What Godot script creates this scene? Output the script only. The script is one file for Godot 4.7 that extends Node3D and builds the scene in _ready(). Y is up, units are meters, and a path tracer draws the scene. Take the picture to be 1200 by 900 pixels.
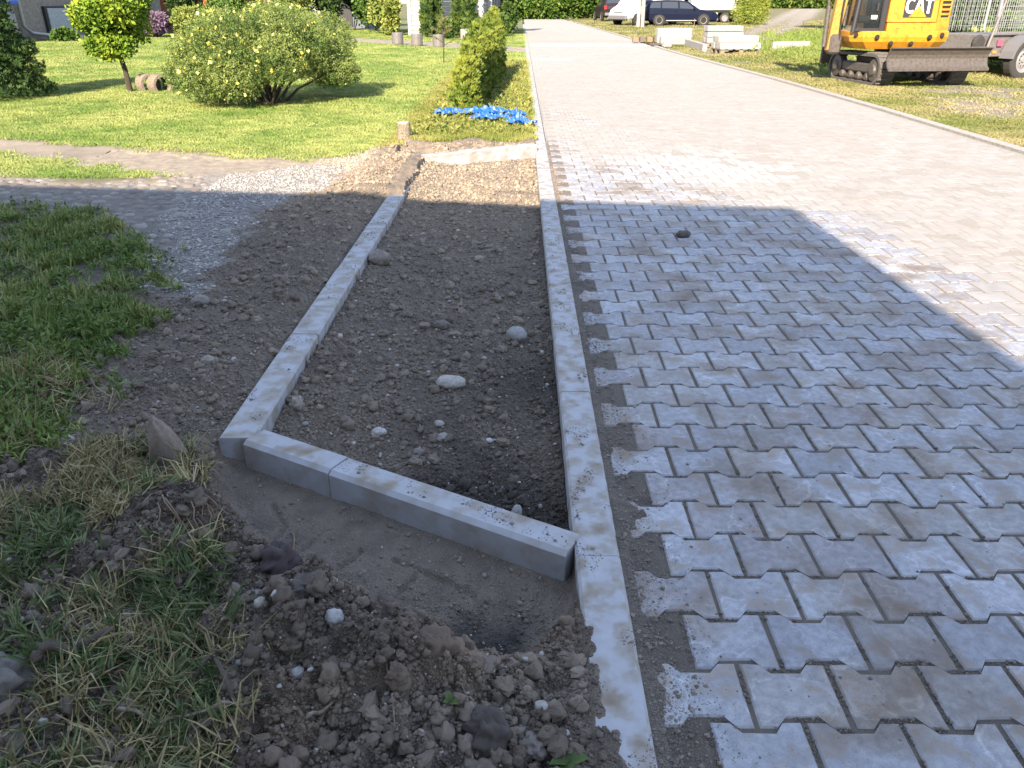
extends Node3D

var rng := RandomNumberGenerator.new()
var M := {}
var used := {}
var na: FastNoiseLite
var nb: FastNoiseLite
var nc: FastNoiseLite
var nd: FastNoiseLite
var ne: FastNoiseLite
const FOV := 51.64
const EYE := 1.38
const PITCH := 25.72
const DUST_SUNLIT := Color(0.50, 0.462, 0.408)  # pale sand tone with sunlit brightness put into it
const PX := 0.205
const PZ := 0.165


func _ready() -> void:
	rng.seed = 77
	setup_view()
	setup_noise()
	setup_materials()
	build_ground()
	build_road()
	build_kerbs()
	build_far_structures()
	build_machines()
	build_yard_things()
	build_plants()
	build_grass()
	build_debris()


# ---------------------------------------------------------------- camera, sky, sun
func setup_view() -> void:
	var cam := Camera3D.new()
	cam.name = "camera"
	cam.fov = FOV
	cam.near = 0.05
	cam.far = 1500.0
	cam.position = Vector3(0, EYE, 0)
	cam.rotation = Vector3(deg_to_rad(-PITCH), 0.0097, 0)
	add_child(cam)
	cam.current = true
	var e := Environment.new()
	e.background_mode = Environment.BG_SKY
	var sky := Sky.new()
	var sm := ProceduralSkyMaterial.new()
	sm.sky_top_color = Color(0.64, 0.72, 0.865)
	sm.sky_horizon_color = Color(0.90, 0.92, 0.95)
	sm.sky_curve = 0.16
	sm.sky_energy_multiplier = 0.80
	sm.ground_bottom_color = Color(0.3, 0.3, 0.25)
	sm.ground_horizon_color = Color(0.5, 0.52, 0.5)
	sm.sun_angle_max = 20.0
	sm.sun_curve = 0.1
	sky.sky_material = sm
	e.sky = sky
	e.tonemap_mode = Environment.TONE_MAPPER_LINEAR
	e.tonemap_exposure = 3.65
	e.sdfgi_enabled = true
	e.ssao_enabled = true
	e.ssil_enabled = true
	var we := WorldEnvironment.new()
	we.name = "world_environment"
	we.environment = e
	add_child(we)
	var sun := DirectionalLight3D.new()
	sun.name = "sun"
	sun.light_energy = 1.5
	sun.light_color = Color(1.0, 0.93, 0.845)
	sun.light_angular_distance = 0.5
	sun.shadow_enabled = true
	var el := deg_to_rad(30.0)
	var az := deg_to_rad(14.0)
	var travel := Vector3(sin(az) * cos(el), -sin(el), -cos(az) * cos(el))
	add_child(sun)
	sun.look_at_from_position(Vector3.ZERO, travel, Vector3.UP)


func noise(s: int, f: float, oct := 4, type := FastNoiseLite.TYPE_SIMPLEX_SMOOTH) -> FastNoiseLite:
	var n := FastNoiseLite.new()
	n.seed = s
	n.noise_type = type
	n.frequency = f
	n.fractal_type = FastNoiseLite.FRACTAL_FBM if oct > 1 else FastNoiseLite.FRACTAL_NONE
	n.fractal_octaves = oct
	return n


func setup_noise() -> void:
	na = noise(3, 0.35, 3)
	nb = noise(5, 2.6, 3)
	nc = noise(8, 11.0, 3)
	nd = noise(13, 24.0, 2, FastNoiseLite.TYPE_CELLULAR)
	nd.cellular_return_type = FastNoiseLite.RETURN_DISTANCE
	ne = noise(21, 45.0, 2)


# ---------------------------------------------------------------- helpers: naming and tags
func numbered(parent: Node, called: String) -> String:
	var key := str(parent.get_instance_id()) + called
	var n: int = used.get(key, 0)
	used[key] = n + 1
	return called if n == 0 else "%s_%03d" % [called, n]


func tag(o: Node, label := "", category := "", group := "", kind := "") -> Node:
	if label: o.set_meta("label", label)
	if category: o.set_meta("category", category)
	if group: o.set_meta("group", group)
	if kind: o.set_meta("kind", kind)
	return o


func thing(called: String, label: String, category: String, at := Vector3.ZERO, turn := 0.0, group := "") -> Node3D:
	var o := Node3D.new()
	o.name = numbered(self, called)
	add_child(o)
	o.position = at
	o.rotation.y = turn
	tag(o, label, category, group)
	return o


func obj(called: String, shape: Variant, m: Material, parent: Node = null) -> MeshInstance3D:
	if parent == null: parent = self
	var mi := MeshInstance3D.new()
	mi.name = numbered(parent, called)
	mi.mesh = fin(shape) if shape is SurfaceTool else shape
	mi.material_override = m
	parent.add_child(mi)
	return mi


func multi(called: String, mesh: Mesh, m: Material, at: Array, cols: PackedColorArray, parent: Node = null) -> MultiMeshInstance3D:
	if parent == null: parent = self
	var mm := MultiMesh.new()
	mm.transform_format = MultiMesh.TRANSFORM_3D
	mm.use_colors = true
	mm.mesh = mesh
	mm.instance_count = at.size()
	var buf := PackedFloat32Array()
	buf.resize(at.size() * 16)
	for i in at.size():
		var t: Transform3D = at[i]
		var b := t.basis
		var o := t.origin
		var k := i * 16
		buf[k] = b.x.x; buf[k + 1] = b.y.x; buf[k + 2] = b.z.x; buf[k + 3] = o.x
		buf[k + 4] = b.x.y; buf[k + 5] = b.y.y; buf[k + 6] = b.z.y; buf[k + 7] = o.y
		buf[k + 8] = b.x.z; buf[k + 9] = b.y.z; buf[k + 10] = b.z.z; buf[k + 11] = o.z
		var c := cols[i % cols.size()]
		buf[k + 12] = c.r; buf[k + 13] = c.g; buf[k + 14] = c.b; buf[k + 15] = 1.0
	mm.buffer = buf
	var mi := MultiMeshInstance3D.new()
	mi.name = numbered(parent, called)
	mi.multimesh = mm
	mi.material_override = m
	parent.add_child(mi)
	mi.set_meta("kind", "stuff")
	return mi


# ---------------------------------------------------------------- helpers: shapes
func st_new() -> SurfaceTool:
	var st := SurfaceTool.new()
	st.begin(Mesh.PRIMITIVE_TRIANGLES)
	st.set_smooth_group(-1)
	return st


func fin(st: SurfaceTool) -> ArrayMesh:
	st.generate_normals()
	return st.commit()


func tri(st: SurfaceTool, a: Vector3, b: Vector3, c: Vector3, out: Vector3) -> void:
	if (b - a).cross(c - a).dot(out) > 0.0:
		st.add_vertex(a); st.add_vertex(c); st.add_vertex(b)
	else:
		st.add_vertex(a); st.add_vertex(b); st.add_vertex(c)


func quad(st: SurfaceTool, a: Vector3, b: Vector3, c: Vector3, d: Vector3, out: Vector3) -> void:
	tri(st, a, b, c, out)
	tri(st, a, c, d, out)


func box(st: SurfaceTool, c: Vector3, s: Vector3, bev := 0.0, t := Transform3D.IDENTITY) -> void:
	# a box with chamfered edges
	var h := s * 0.5
	var w := minf(bev, minf(h.x, minf(h.y, h.z)) * 0.9)
	st.set_smooth_group(-1)
	var ctr := t * c
	for ax in 3:
		var u := (ax + 1) % 3
		var v := (ax + 2) % 3
		for sg in [-1.0, 1.0]:
			var p := []
			for q in [[-1, -1], [1, -1], [1, 1], [-1, 1]]:
				var a := Vector3.ZERO
				a[ax] = h[ax] * sg
				a[u] = (h[u] - w) * q[0]
				a[v] = (h[v] - w) * q[1]
				p.append(t * (c + a))
			quad(st, p[0], p[1], p[2], p[3], (p[0] + p[2]) * 0.5 - ctr)
		if w > 0.0:
			for su in [-1.0, 1.0]:
				for sv in [-1.0, 1.0]:
					var p := []
					for q in [[-1, 0], [1, 0], [1, 1], [-1, 1]]:
						var a := Vector3.ZERO
						a[ax] = (h[ax] - w) * q[0]
						a[u] = h[u] * su if q[1] == 0 else (h[u] - w) * su
						a[v] = (h[v] - w) * sv if q[1] == 0 else h[v] * sv
						p.append(t * (c + a))
					quad(st, p[0], p[1], p[2], p[3], (p[0] + p[2]) * 0.5 - ctr)
	if w > 0.0:
		for sx in [-1.0, 1.0]:
			for sy in [-1.0, 1.0]:
				for sz in [-1.0, 1.0]:
					var k := Vector3(sx, sy, sz)
					var a := t * (c + Vector3(h.x, h.y - w, h.z - w) * k)
					var b := t * (c + Vector3(h.x - w, h.y, h.z - w) * k)
					var d := t * (c + Vector3(h.x - w, h.y - w, h.z) * k)
					tri(st, a, b, d, (a + b + d) / 3.0 - ctr)


func tube(st: SurfaceTool, pts: Array, rad: Array, sides := 8, caps := true) -> void:
	st.set_smooth_group(1)
	var rings := []
	var up := Vector3.UP
	for i in pts.size():
		var p: Vector3 = pts[i]
		var d: Vector3 = (pts[mini(i + 1, pts.size() - 1)] as Vector3) - (pts[maxi(i - 1, 0)] as Vector3)
		d = d.normalized()
		if i == 0:
			up = Vector3.RIGHT if absf(d.dot(Vector3.UP)) > 0.9 else Vector3.UP
		var x := up.cross(d).normalized()
		up = d.cross(x).normalized()
		var ring := []
		var r: float = rad[mini(i, rad.size() - 1)]
		for k in sides:
			var a := TAU * k / sides
			ring.append(p + (x * cos(a) + up * sin(a)) * r)
		rings.append(ring)
	for i in pts.size() - 1:
		var mid: Vector3 = ((pts[i] as Vector3) + (pts[i + 1] as Vector3)) * 0.5
		for k in sides:
			var n := (k + 1) % sides
			var a: Vector3 = rings[i][k]
			var b: Vector3 = rings[i][n]
			var c: Vector3 = rings[i + 1][n]
			var d: Vector3 = rings[i + 1][k]
			quad(st, a, b, c, d, (a + b + c + d) * 0.25 - mid)
	if caps:
		st.set_smooth_group(-1)
		for e in [0, pts.size() - 1]:
			var p: Vector3 = pts[e]
			var out: Vector3 = p - (pts[1 if e == 0 else e - 1] as Vector3)
			for k in sides:
				tri(st, p, rings[e][k], rings[e][(k + 1) % sides], out)


func disc_lathe(st: SurfaceTool, prof: Array, t: Transform3D, segs := 24) -> void:
	# profile of Vector2(radius, height along local y), outside to the right of travel
	st.set_smooth_group(-1)
	for i in prof.size() - 1:
		var p: Vector2 = prof[i]
		var q: Vector2 = prof[i + 1]
		var nrm := Vector2(q.y - p.y, -(q.x - p.x))
		for k in segs:
			var a := TAU * k / segs
			var b := TAU * (k + 1) / segs
			var m := (a + b) * 0.5
			var o := t.basis * Vector3(nrm.x * cos(m), nrm.y, nrm.x * sin(m))
			quad(st, t * Vector3(p.x * cos(a), p.y, p.x * sin(a)), t * Vector3(p.x * cos(b), p.y, p.x * sin(b)),
				t * Vector3(q.x * cos(b), q.y, q.x * sin(b)), t * Vector3(q.x * cos(a), q.y, q.x * sin(a)), o)


func prism(st: SurfaceTool, poly: PackedVector2Array, z0: float, z1: float, t := Transform3D.IDENTITY, shrink := 0.0) -> void:
	# polygon in local xy, extruded along local z, the ends chamfered inwards by shrink
	st.set_smooth_group(-1)
	var ccw := not Geometry2D.is_polygon_clockwise(poly)
	var n := poly.size()
	var ins := PackedVector2Array()
	for i in n:
		var a := poly[(i + n - 1) % n]
		var b := poly[i]
		var c := poly[(i + 1) % n]
		var n1 := (b - a).orthogonal().normalized()
		var n2 := (c - b).orthogonal().normalized()
		var m := (n1 + n2)
		m = m / maxf(0.3, m.dot(n1)) if m.length() > 0.01 else n1
		# orthogonal() points to the right of travel in y-up axes mirrored; choose inwards
		var inw := m if Geometry2D.is_point_in_polygon(b + m * 0.001, poly) else -m
		ins.append(b + inw * shrink)
	var tris := Geometry2D.triangulate_polygon(poly)
	for e in [[z0, -1.0], [z1, 1.0]]:
		var z: float = e[0]
		var s: float = e[1]
		var face := ins if shrink > 0.0 else poly
		for k in range(0, tris.size(), 3):
			tri(st, t * v3(face[tris[k]], z), t * v3(face[tris[k + 1]], z), t * v3(face[tris[k + 2]], z), t.basis * Vector3(0, 0, s))
	for i in n:
		var j := (i + 1) % n
		var ed := poly[j] - poly[i]
		var o2 := Vector2(ed.y, -ed.x) if ccw else Vector2(-ed.y, ed.x)
		if not ccw == Geometry2D.is_point_in_polygon((poly[i] + poly[j]) * 0.5 + o2.normalized() * 0.0005, poly):
			pass
		if Geometry2D.is_point_in_polygon((poly[i] + poly[j]) * 0.5 + o2.normalized() * 0.0005, poly):
			o2 = -o2
		var o := t.basis * Vector3(o2.x, o2.y, 0)
		quad(st, t * v3(poly[i], z0 + shrink), t * v3(poly[j], z0 + shrink), t * v3(poly[j], z1 - shrink), t * v3(poly[i], z1 - shrink), o)
		if shrink > 0.0:
			quad(st, t * v3(poly[i], z1 - shrink), t * v3(poly[j], z1 - shrink), t * v3(ins[j], z1), t * v3(ins[i], z1), o + t.basis * Vector3(0, 0, o2.length()))
			quad(st, t * v3(poly[i], z0 + shrink), t * v3(poly[j], z0 + shrink), t * v3(ins[j], z0), t * v3(ins[i], z0), o - t.basis * Vector3(0, 0, o2.length()))


func v3(p: Vector2, z: float) -> Vector3:
	return Vector3(p.x, p.y, z)


func rock(rad: Vector3, sd: int, rough := 0.25, rings := 7, segs := 9, smooth := true, taper := 0.0) -> ArrayMesh:
	var n := noise(sd, 1.15, 4)
	n.fractal_gain = 0.55
	var st := st_new()
	st.set_smooth_group(1 if smooth else -1)
	var g := []
	for i in rings + 1:
		var row := []
		var th := PI * i / rings
		for k in segs:
			var ph := TAU * k / segs
			var d := Vector3(sin(th) * cos(ph), cos(th), sin(th) * sin(ph))
			var r := 1.0 + rough * n.get_noise_3dv(d * 1.1) * 1.6
			var tp := 1.0 - taper * (d.y * 0.5 + 0.5)
			row.append(d * r * rad * Vector3(tp, 1, tp))
		g.append(row)
	for i in rings:
		for k in segs:
			var a: Vector3 = g[i][k]
			var b: Vector3 = g[i][(k + 1) % segs]
			var c: Vector3 = g[i + 1][(k + 1) % segs]
			var d: Vector3 = g[i + 1][k]
			var o := (a + b + c + d) * 0.25
			if i > 0: tri(st, a, b, c, o)
			if i < rings - 1: tri(st, a, c, d, o)
	return fin(st)


func W(x: float, d: float, y := 0.0) -> Vector3:
	return Vector3(x, y, -d)


func smooth(a: float, b: float, x: float) -> float:
	return smoothstep(a, b, x)


func lin(r: float, g: float, b: float) -> Color:
	return Color(r, g, b).linear_to_srgb()


# ---------------------------------------------------------------- materials
func ramp_tex(n: FastNoiseLite, size: int, stops: Array) -> ImageTexture:
	# stops: [position, Color(sRGB)] ...
	var gr := Gradient.new()
	var off := PackedFloat32Array()
	var cl := PackedColorArray()
	for s in stops:
		off.append(s[0])
		cl.append(s[1])
	gr.offsets = off
	gr.colors = cl
	var im := n.get_seamless_image(size, size)
	im.convert(Image.FORMAT_L8)
	var src := im.get_data()
	var lut := PackedByteArray()
	for i in 256:
		var c := gr.sample(i / 255.0)
		lut.append(int(c.r * 255)); lut.append(int(c.g * 255)); lut.append(int(c.b * 255))
	var out := PackedByteArray()
	out.resize(size * size * 3)
	for i in src.size():
		var k := src[i] * 3
		var o := i * 3
		out[o] = lut[k]
		out[o + 1] = lut[k + 1]
		out[o + 2] = lut[k + 2]
	return ImageTexture.create_from_image(Image.create_from_data(size, size, false, Image.FORMAT_RGB8, out))


func g1(v: float) -> Color:
	return Color(v, v, v)


func plain(col: Color, rough := 0.7, metal := 0.0) -> StandardMaterial3D:
	var m := StandardMaterial3D.new()
	m.albedo_color = col
	m.roughness = rough
	m.metallic = metal
	return m


func worn(col: Color, tex: Texture2D, size: float, rough := 0.8, bump: Texture2D = null, depth := 0.1, tex2: Texture2D = null, size2 := 1.0, vcol := false) -> StandardMaterial3D:
	var m := plain(col, rough)
	m.albedo_texture = tex
	m.uv1_triplanar = true
	m.uv1_world_triplanar = true
	m.uv1_scale = Vector3.ONE / size
	if bump:
		m.heightmap_enabled = true
		m.heightmap_texture = bump
		m.heightmap_scale = depth
	if tex2:
		m.detail_enabled = true
		m.detail_albedo = tex2
		m.detail_blend_mode = BaseMaterial3D.BLEND_MODE_MUL
		m.detail_uv_layer = BaseMaterial3D.DETAIL_UV_2
		m.uv2_triplanar = true
		m.uv2_world_triplanar = true
		m.uv2_scale = Vector3.ONE / size2
	m.vertex_color_use_as_albedo = vcol
	return m


func leafy(back: float, rough := 0.55) -> StandardMaterial3D:
	var m := plain(Color.WHITE, rough)
	m.vertex_color_use_as_albedo = true
	m.backlight_enabled = true
	m.backlight = Color(back, back, back * 0.6)
	m.metallic_specular = 0.3
	return m


func paver_tex() -> ImageTexture:
	# lime bloom, clay smears and speckle on concrete, as factors of the stone's own grey
	var s := 896
	var lime := noise(31, 0.006, 3)
	lime.domain_warp_enabled = true
	lime.domain_warp_amplitude = 30.0
	lime.domain_warp_frequency = 0.01
	var clay := noise(37, 0.012, 5)
	var spk := noise(41, 0.3, 2)
	var scr := noise(43, 0.05, 4)
	var a := lime.get_seamless_image(s, s).get_data()
	var b := clay.get_seamless_image(s, s).get_data()
	var c := spk.get_seamless_image(s, s).get_data()
	var d := scr.get_seamless_image(s, s).get_data()
	var out := PackedByteArray()
	out.resize(s * s * 3)
	for i in s * s:
		var v := 0.78 + (c[i] - 128) * 0.0006 + (d[i] - 128) * 0.0008
		var r := v * 0.985
		var g := v
		var u := v * 1.02
		var l := clampf((6.0 - absf(a[i] - 150.0)) * 0.16, 0.0, 1.0)
		if a[i] > 150: l = maxf(l, clampf((a[i] - 150.0) * 0.012, 0.0, 0.35))
		r += 0.14 * l; g += 0.145 * l; u += 0.155 * l
		var k := clampf((b[i] - 158 + (c[i] - 128) * 0.35 + (d[i] - 128) * 0.4) * 0.03, 0.0, 1.0) * 0.6
		r = lerpf(r, 0.70, k); g = lerpf(g, 0.63, k); u = lerpf(u, 0.545, k)
		if c[i] > 205: r *= 0.86; g *= 0.86; u *= 0.86
		var o := i * 3
		out[o] = int(clampf(r, 0, 1) * 255); out[o + 1] = int(clampf(g, 0, 1) * 255); out[o + 2] = int(clampf(u, 0, 1) * 255)
	return ImageTexture.create_from_image(Image.create_from_data(s, s, false, Image.FORMAT_RGB8, out))


func setup_materials() -> void:
	var fine := noise(51, 0.08, 5)
	var cells := noise(52, 0.05, 3, FastNoiseLite.TYPE_CELLULAR)
	cells.cellular_return_type = FastNoiseLite.RETURN_DISTANCE
	var cloud := noise(53, 0.012, 5)
	var t_grain := ramp_tex(fine, 512, [[0.0, g1(0.62)], [0.45, g1(0.82)], [0.6, g1(0.9)], [1.0, Color(1, 0.98, 0.95)]])
	var t_cloud := ramp_tex(cloud, 512, [[0.0, g1(0.78)], [0.5, g1(0.92)], [1.0, g1(1.0)]])
	var t_concrete := ramp_tex(noise(54, 0.02, 6), 512, [[0.0, Color(0.80, 0.75, 0.68)], [0.38, Color(0.88, 0.86, 0.82)], [0.5, g1(0.92)], [1.0, Color(0.97, 0.98, 1.0)]])
	var t_speck := ramp_tex(noise(55, 0.35, 2), 512, [[0.0, g1(0.72)], [0.3, g1(0.95)], [0.7, g1(1.0)], [1.0, g1(1.0)]])
	var t_bump := ramp_tex(cells, 512, [[0.0, g1(1.0)], [1.0, g1(0.0)]])
	var t_fineb := ramp_tex(fine, 512, [[0.0, g1(0.0)], [1.0, g1(1.0)]])
	var t_clay := ramp_tex(noise(56, 0.015, 5), 512, [[0.0, g1(1.0)], [0.55, g1(1.0)], [0.72, Color(0.86, 0.78, 0.68)], [1.0, Color(0.74, 0.64, 0.53)]])
	var t_rust := ramp_tex(noise(57, 0.02, 5), 512, [[0.0, Color(0.5, 0.36, 0.27)], [0.4, Color(0.72, 0.66, 0.58)], [0.6, Color(0.9, 0.87, 0.82)], [1.0, g1(1.0)]])
	var t_even := ramp_tex(noise(59, 0.02, 5), 512, [[0.0, g1(0.88)], [1.0, g1(1.0)]])
	var t_dust := ramp_tex(noise(58, 0.02, 6), 512, [[0.0, g1(1.0)], [0.48, g1(1.0)], [0.75, Color(0.90, 0.86, 0.80)], [1.0, Color(0.84, 0.79, 0.71)]])
	var t_stain := ramp_tex(noise(60, 0.011, 6), 512, [[0.0, g1(0.96)], [0.5, g1(1.0)], [0.62, Color(0.95, 0.925, 0.89)], [0.8, Color(0.87, 0.82, 0.76)], [1.0, Color(0.78, 0.71, 0.63)]])
	M.soil = worn(Color.WHITE, t_grain, 0.16, 0.95, t_bump, 0.8, t_cloud, 0.9, true)
	M.lawn = worn(Color.WHITE, t_grain, 0.5, 0.95, t_fineb, 1.5, t_cloud, 4.0, true)
	M.sand = worn(Color.WHITE, t_speck, 0.06, 0.95, t_fineb, 0.25, t_grain, 0.14, true)
	M.paver = worn(Color.WHITE, paver_tex(), 1.55, 0.6, t_fineb, 0.04, t_stain, 2.6, true)
	M.dusty_sunlit_paver = worn(Color.WHITE, t_even, 1.7, 0.8, t_fineb, 0.03, t_speck, 0.23, true)  # paler, calmer paver: sand dust plus painted sunlit brightness
	M.kerb = worn(lin(0.37, 0.375, 0.39), t_concrete, 0.9, 0.75, t_fineb, 0.05, t_dust, 1.1)
	M.edging = worn(lin(0.36, 0.37, 0.39), t_concrete, 1.4, 0.75, t_fineb, 0.04, t_dust, 1.4)
	M.clod = worn(Color.WHITE, t_grain, 0.05, 0.95, t_fineb, 0.15, null, 1.0, true)
	M.stone = worn(Color.WHITE, t_concrete, 0.2, 0.7, t_fineb, 0.08, t_speck, 0.05, true)
	M.grass = leafy(0.45)
	M.leaf = leafy(0.5, 0.5)
	M.needle = leafy(0.25, 0.6)
	M.straw = leafy(0.2, 0.7)
	M.bark = worn(lin(0.11, 0.085, 0.06), t_grain, 0.1, 0.9, t_fineb, 1.0)
	M.stick = worn(lin(0.16, 0.13, 0.10), t_grain, 0.05, 0.85, t_fineb, 0.3)
	M.root = worn(lin(0.28, 0.19, 0.12), t_grain, 0.05, 0.8)
	M.yellow = worn(lin(0.56, 0.262, 0.018), t_even, 0.7, 0.42, null, 0.1, t_dust, 1.6)
	M.yellow.clearcoat_enabled = true
	M.yellow.clearcoat = 0.3
	M.yellow.clearcoat_roughness = 0.3
	M.dusty = worn(lin(0.50, 0.30, 0.06), t_dust, 0.5, 0.7, null, 0.1, t_grain, 0.4)
	M.steel = worn(lin(0.125, 0.112, 0.103), t_concrete, 0.8, 0.5, null, 0.1, t_dust, 0.5)
	M.steel.metallic = 0.3
	M.rubber = worn(lin(0.06, 0.058, 0.055), t_grain, 0.3, 0.9, null, 0.1, t_cloud, 0.2)
	M.mudrubber = worn(lin(0.17, 0.155, 0.135), t_grain, 0.3, 0.95, t_fineb, 0.4, t_cloud, 0.3)
	M.black = plain(lin(0.02, 0.02, 0.022), 0.5)
	M.darkgap = plain(lin(0.015, 0.013, 0.012), 0.9)
	M.chrome = plain(lin(0.6, 0.6, 0.6), 0.3, 0.9)
	M.alloy = worn(lin(0.30, 0.295, 0.29), t_grain, 0.2, 0.5)
	M.galv = worn(lin(0.42, 0.43, 0.44), t_cloud, 0.3, 0.45)
	M.galv.metallic = 0.4
	M.greypaint = worn(lin(0.16, 0.152, 0.145), t_dust, 0.8, 0.5, null, 0.1, t_even, 0.5)
	M.white = plain(lin(0.8, 0.8, 0.8), 0.5)
	M.glass = plain(lin(0.03, 0.035, 0.04), 0.06)
	M.glass.metallic_specular = 0.7
	M.cabglass = plain(Color(0.10, 0.13, 0.14, 0.45), 0.05)
	M.cabglass.transparency = BaseMaterial3D.TRANSPARENCY_ALPHA
	M.redlens = plain(lin(0.45, 0.02, 0.02), 0.2)
	M.orange = plain(lin(0.8, 0.22, 0.03), 0.3)
	M.lens = plain(lin(0.65, 0.68, 0.7), 0.15)
	M.navy = plain(lin(0.004, 0.007, 0.022), 0.35)
	M.navy.metallic_specular = 0.35
	M.darkred = plain(lin(0.014, 0.006, 0.008), 0.35)
	M.vanwhite = plain(lin(0.62, 0.62, 0.61), 0.35)
	M.greyplastic = plain(lin(0.12, 0.12, 0.125), 0.7)
	M.pinksign = plain(lin(0.30, 0.07, 0.13), 0.5)
	M.plaster = worn(lin(0.30, 0.28, 0.25), t_concrete, 1.6, 0.9, t_fineb, 0.3, t_even, 3.0)
	M.block = worn(lin(0.33, 0.34, 0.35), t_concrete, 0.7, 0.9, t_fineb, 0.3)
	M.plank = worn(lin(0.50, 0.48, 0.45), t_concrete, 0.8, 0.85, t_fineb, 0.2)
	M.metalwall = worn(lin(0.30, 0.30, 0.30), t_cloud, 0.8, 0.6)
	M.whiteconcrete = worn(lin(0.38, 0.36, 0.33), t_concrete, 0.7, 0.8, t_fineb, 0.1)
	M.newconcrete = worn(lin(0.33, 0.315, 0.285), t_concrete, 0.6, 0.8, t_fineb, 0.1)
	M.pole = worn(lin(0.40, 0.38, 0.34), t_concrete, 0.8, 0.9, t_fineb, 0.3)
	M.wood = worn(lin(0.30, 0.24, 0.17), t_grain, 0.3, 0.85, t_fineb, 0.3)
	M.oldwood = worn(lin(0.30, 0.28, 0.24), t_rust, 0.3, 0.9, t_fineb, 0.5)
	M.door = worn(lin(0.36, 0.40, 0.44), t_cloud, 0.6, 0.6)
	M.bluepaint = plain(lin(0.03, 0.10, 0.50), 0.5)
	M.bluebag = worn(lin(0.006, 0.10, 0.38), t_cloud, 0.2, 0.45)
	M.bluebag.backlight_enabled = true
	M.bluebag.backlight = Color(0.3, 0.3, 0.3)
	M.brick = worn(lin(0.42, 0.12, 0.05), t_grain, 0.4, 0.9)
	M.roof = worn(lin(0.20, 0.09, 0.06), t_cloud, 1.0, 0.9)
	M.render = worn(lin(0.5, 0.47, 0.4), t_concrete, 2.0, 0.9, t_fineb, 0.2)


# ---------------------------------------------------------------- ground
var gh := 0.0
var gc := Color.BLACK
var w_grass := 0.0      # long grass by the path
var w_lawn := 0.0
var w_soil := 0.0
var w_dry := 0.0
var w_gravel := 0.0
var w_pit := 0.0
var PIT := PackedVector2Array([Vector2(-0.985, 2.2), Vector2(-0.82, 1.95), Vector2(-0.64, 1.75), Vector2(-0.43, 1.61), Vector2(-0.265, 1.50), Vector2(-0.094, 1.43), Vector2(0.027, 1.46), Vector2(0.11, 1.58), Vector2(0.175, 1.70), Vector2(0.175, 1.84), Vector2(-0.92, 2.44), Vector2(-1.04, 2.40)])
var PATCH := PackedVector2Array([Vector2(-6.5, 5.9), Vector2(-3.95, 5.95), Vector2(-3.14, 5.65), Vector2(-2.25, 4.8), Vector2(-1.80, 3.6), Vector2(-1.80, 3.0), Vector2(-1.63, 2.62), Vector2(-1.70, 2.3), Vector2(-6.5, 2.0)])
var GRAVEL := PackedVector2Array([Vector2(-2.75, 7.2), Vector2(-1.75, 7.6), Vector2(-1.55, 7.0), Vector2(-1.95, 5.7), Vector2(-1.72, 4.1), Vector2(-1.80, 3.8), Vector2(-2.25, 4.8), Vector2(-2.6, 5.9)])
var STRIP := PackedVector2Array([Vector2(-9.0, 9.4), Vector2(-5.24, 8.17), Vector2(-4.0, 7.55), Vector2(-3.1, 6.98), Vector2(-3.66, 6.75), Vector2(-4.6, 7.1), Vector2(-9.0, 8.6)])
var G2 := PackedVector2Array([Vector2(-1.45, 2.25), Vector2(-1.22, 2.36), Vector2(-1.02, 2.10), Vector2(-1.0, 1.9), Vector2(-1.1, 1.76), Vector2(-1.35, 1.95)])
var G3 := PackedVector2Array([Vector2(-1.75, 2.0), Vector2(-1.28, 1.95), Vector2(-1.1, 1.6), Vector2(-1.4, 1.45), Vector2(-1.8, 1.5)])
var G4 := PackedVector2Array([Vector2(-1.13, 1.56), Vector2(-0.75, 1.62), Vector2(-0.66, 1.36), Vector2(-0.55, 1.05), Vector2(-0.98, 0.95), Vector2(-0.98, 1.25)])


func sd_poly(p: PackedVector2Array, q: Vector2) -> float:
	# signed distance, positive inside
	var best := 1e9
	var n := p.size()
	for i in n:
		var a := p[i]
		var ab := p[(i + 1) % n] - a
		var t := clampf((q - a).dot(ab) / ab.length_squared(), 0, 1)
		best = minf(best, (q - a - ab * t).length_squared())
	var s := sqrt(best)
	return s if Geometry2D.is_point_in_polygon(q, p) else -s


func hump(x: float, d: float, cx: float, cd: float, r: float) -> float:
	var k := ((x - cx) * (x - cx) + (d - cd) * (d - cd)) / (r * r)
	return exp(-k * 1.5)


func front_line(x: float) -> float:
	return 2.42 - (x + 0.92) * 0.556


func far_line(x: float) -> float:
	return 7.72 + (x + 0.9) * 0.60


func top_line(x: float) -> float:
	if x > -1.25: return 8.75 + 0.15 * sin(x * 9.0)
	if x > -2.1: return lerpf(7.75, 8.5, (x + 2.1) / 0.85)
	return 7.75 + (-2.1 - x) * 0.365


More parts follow.
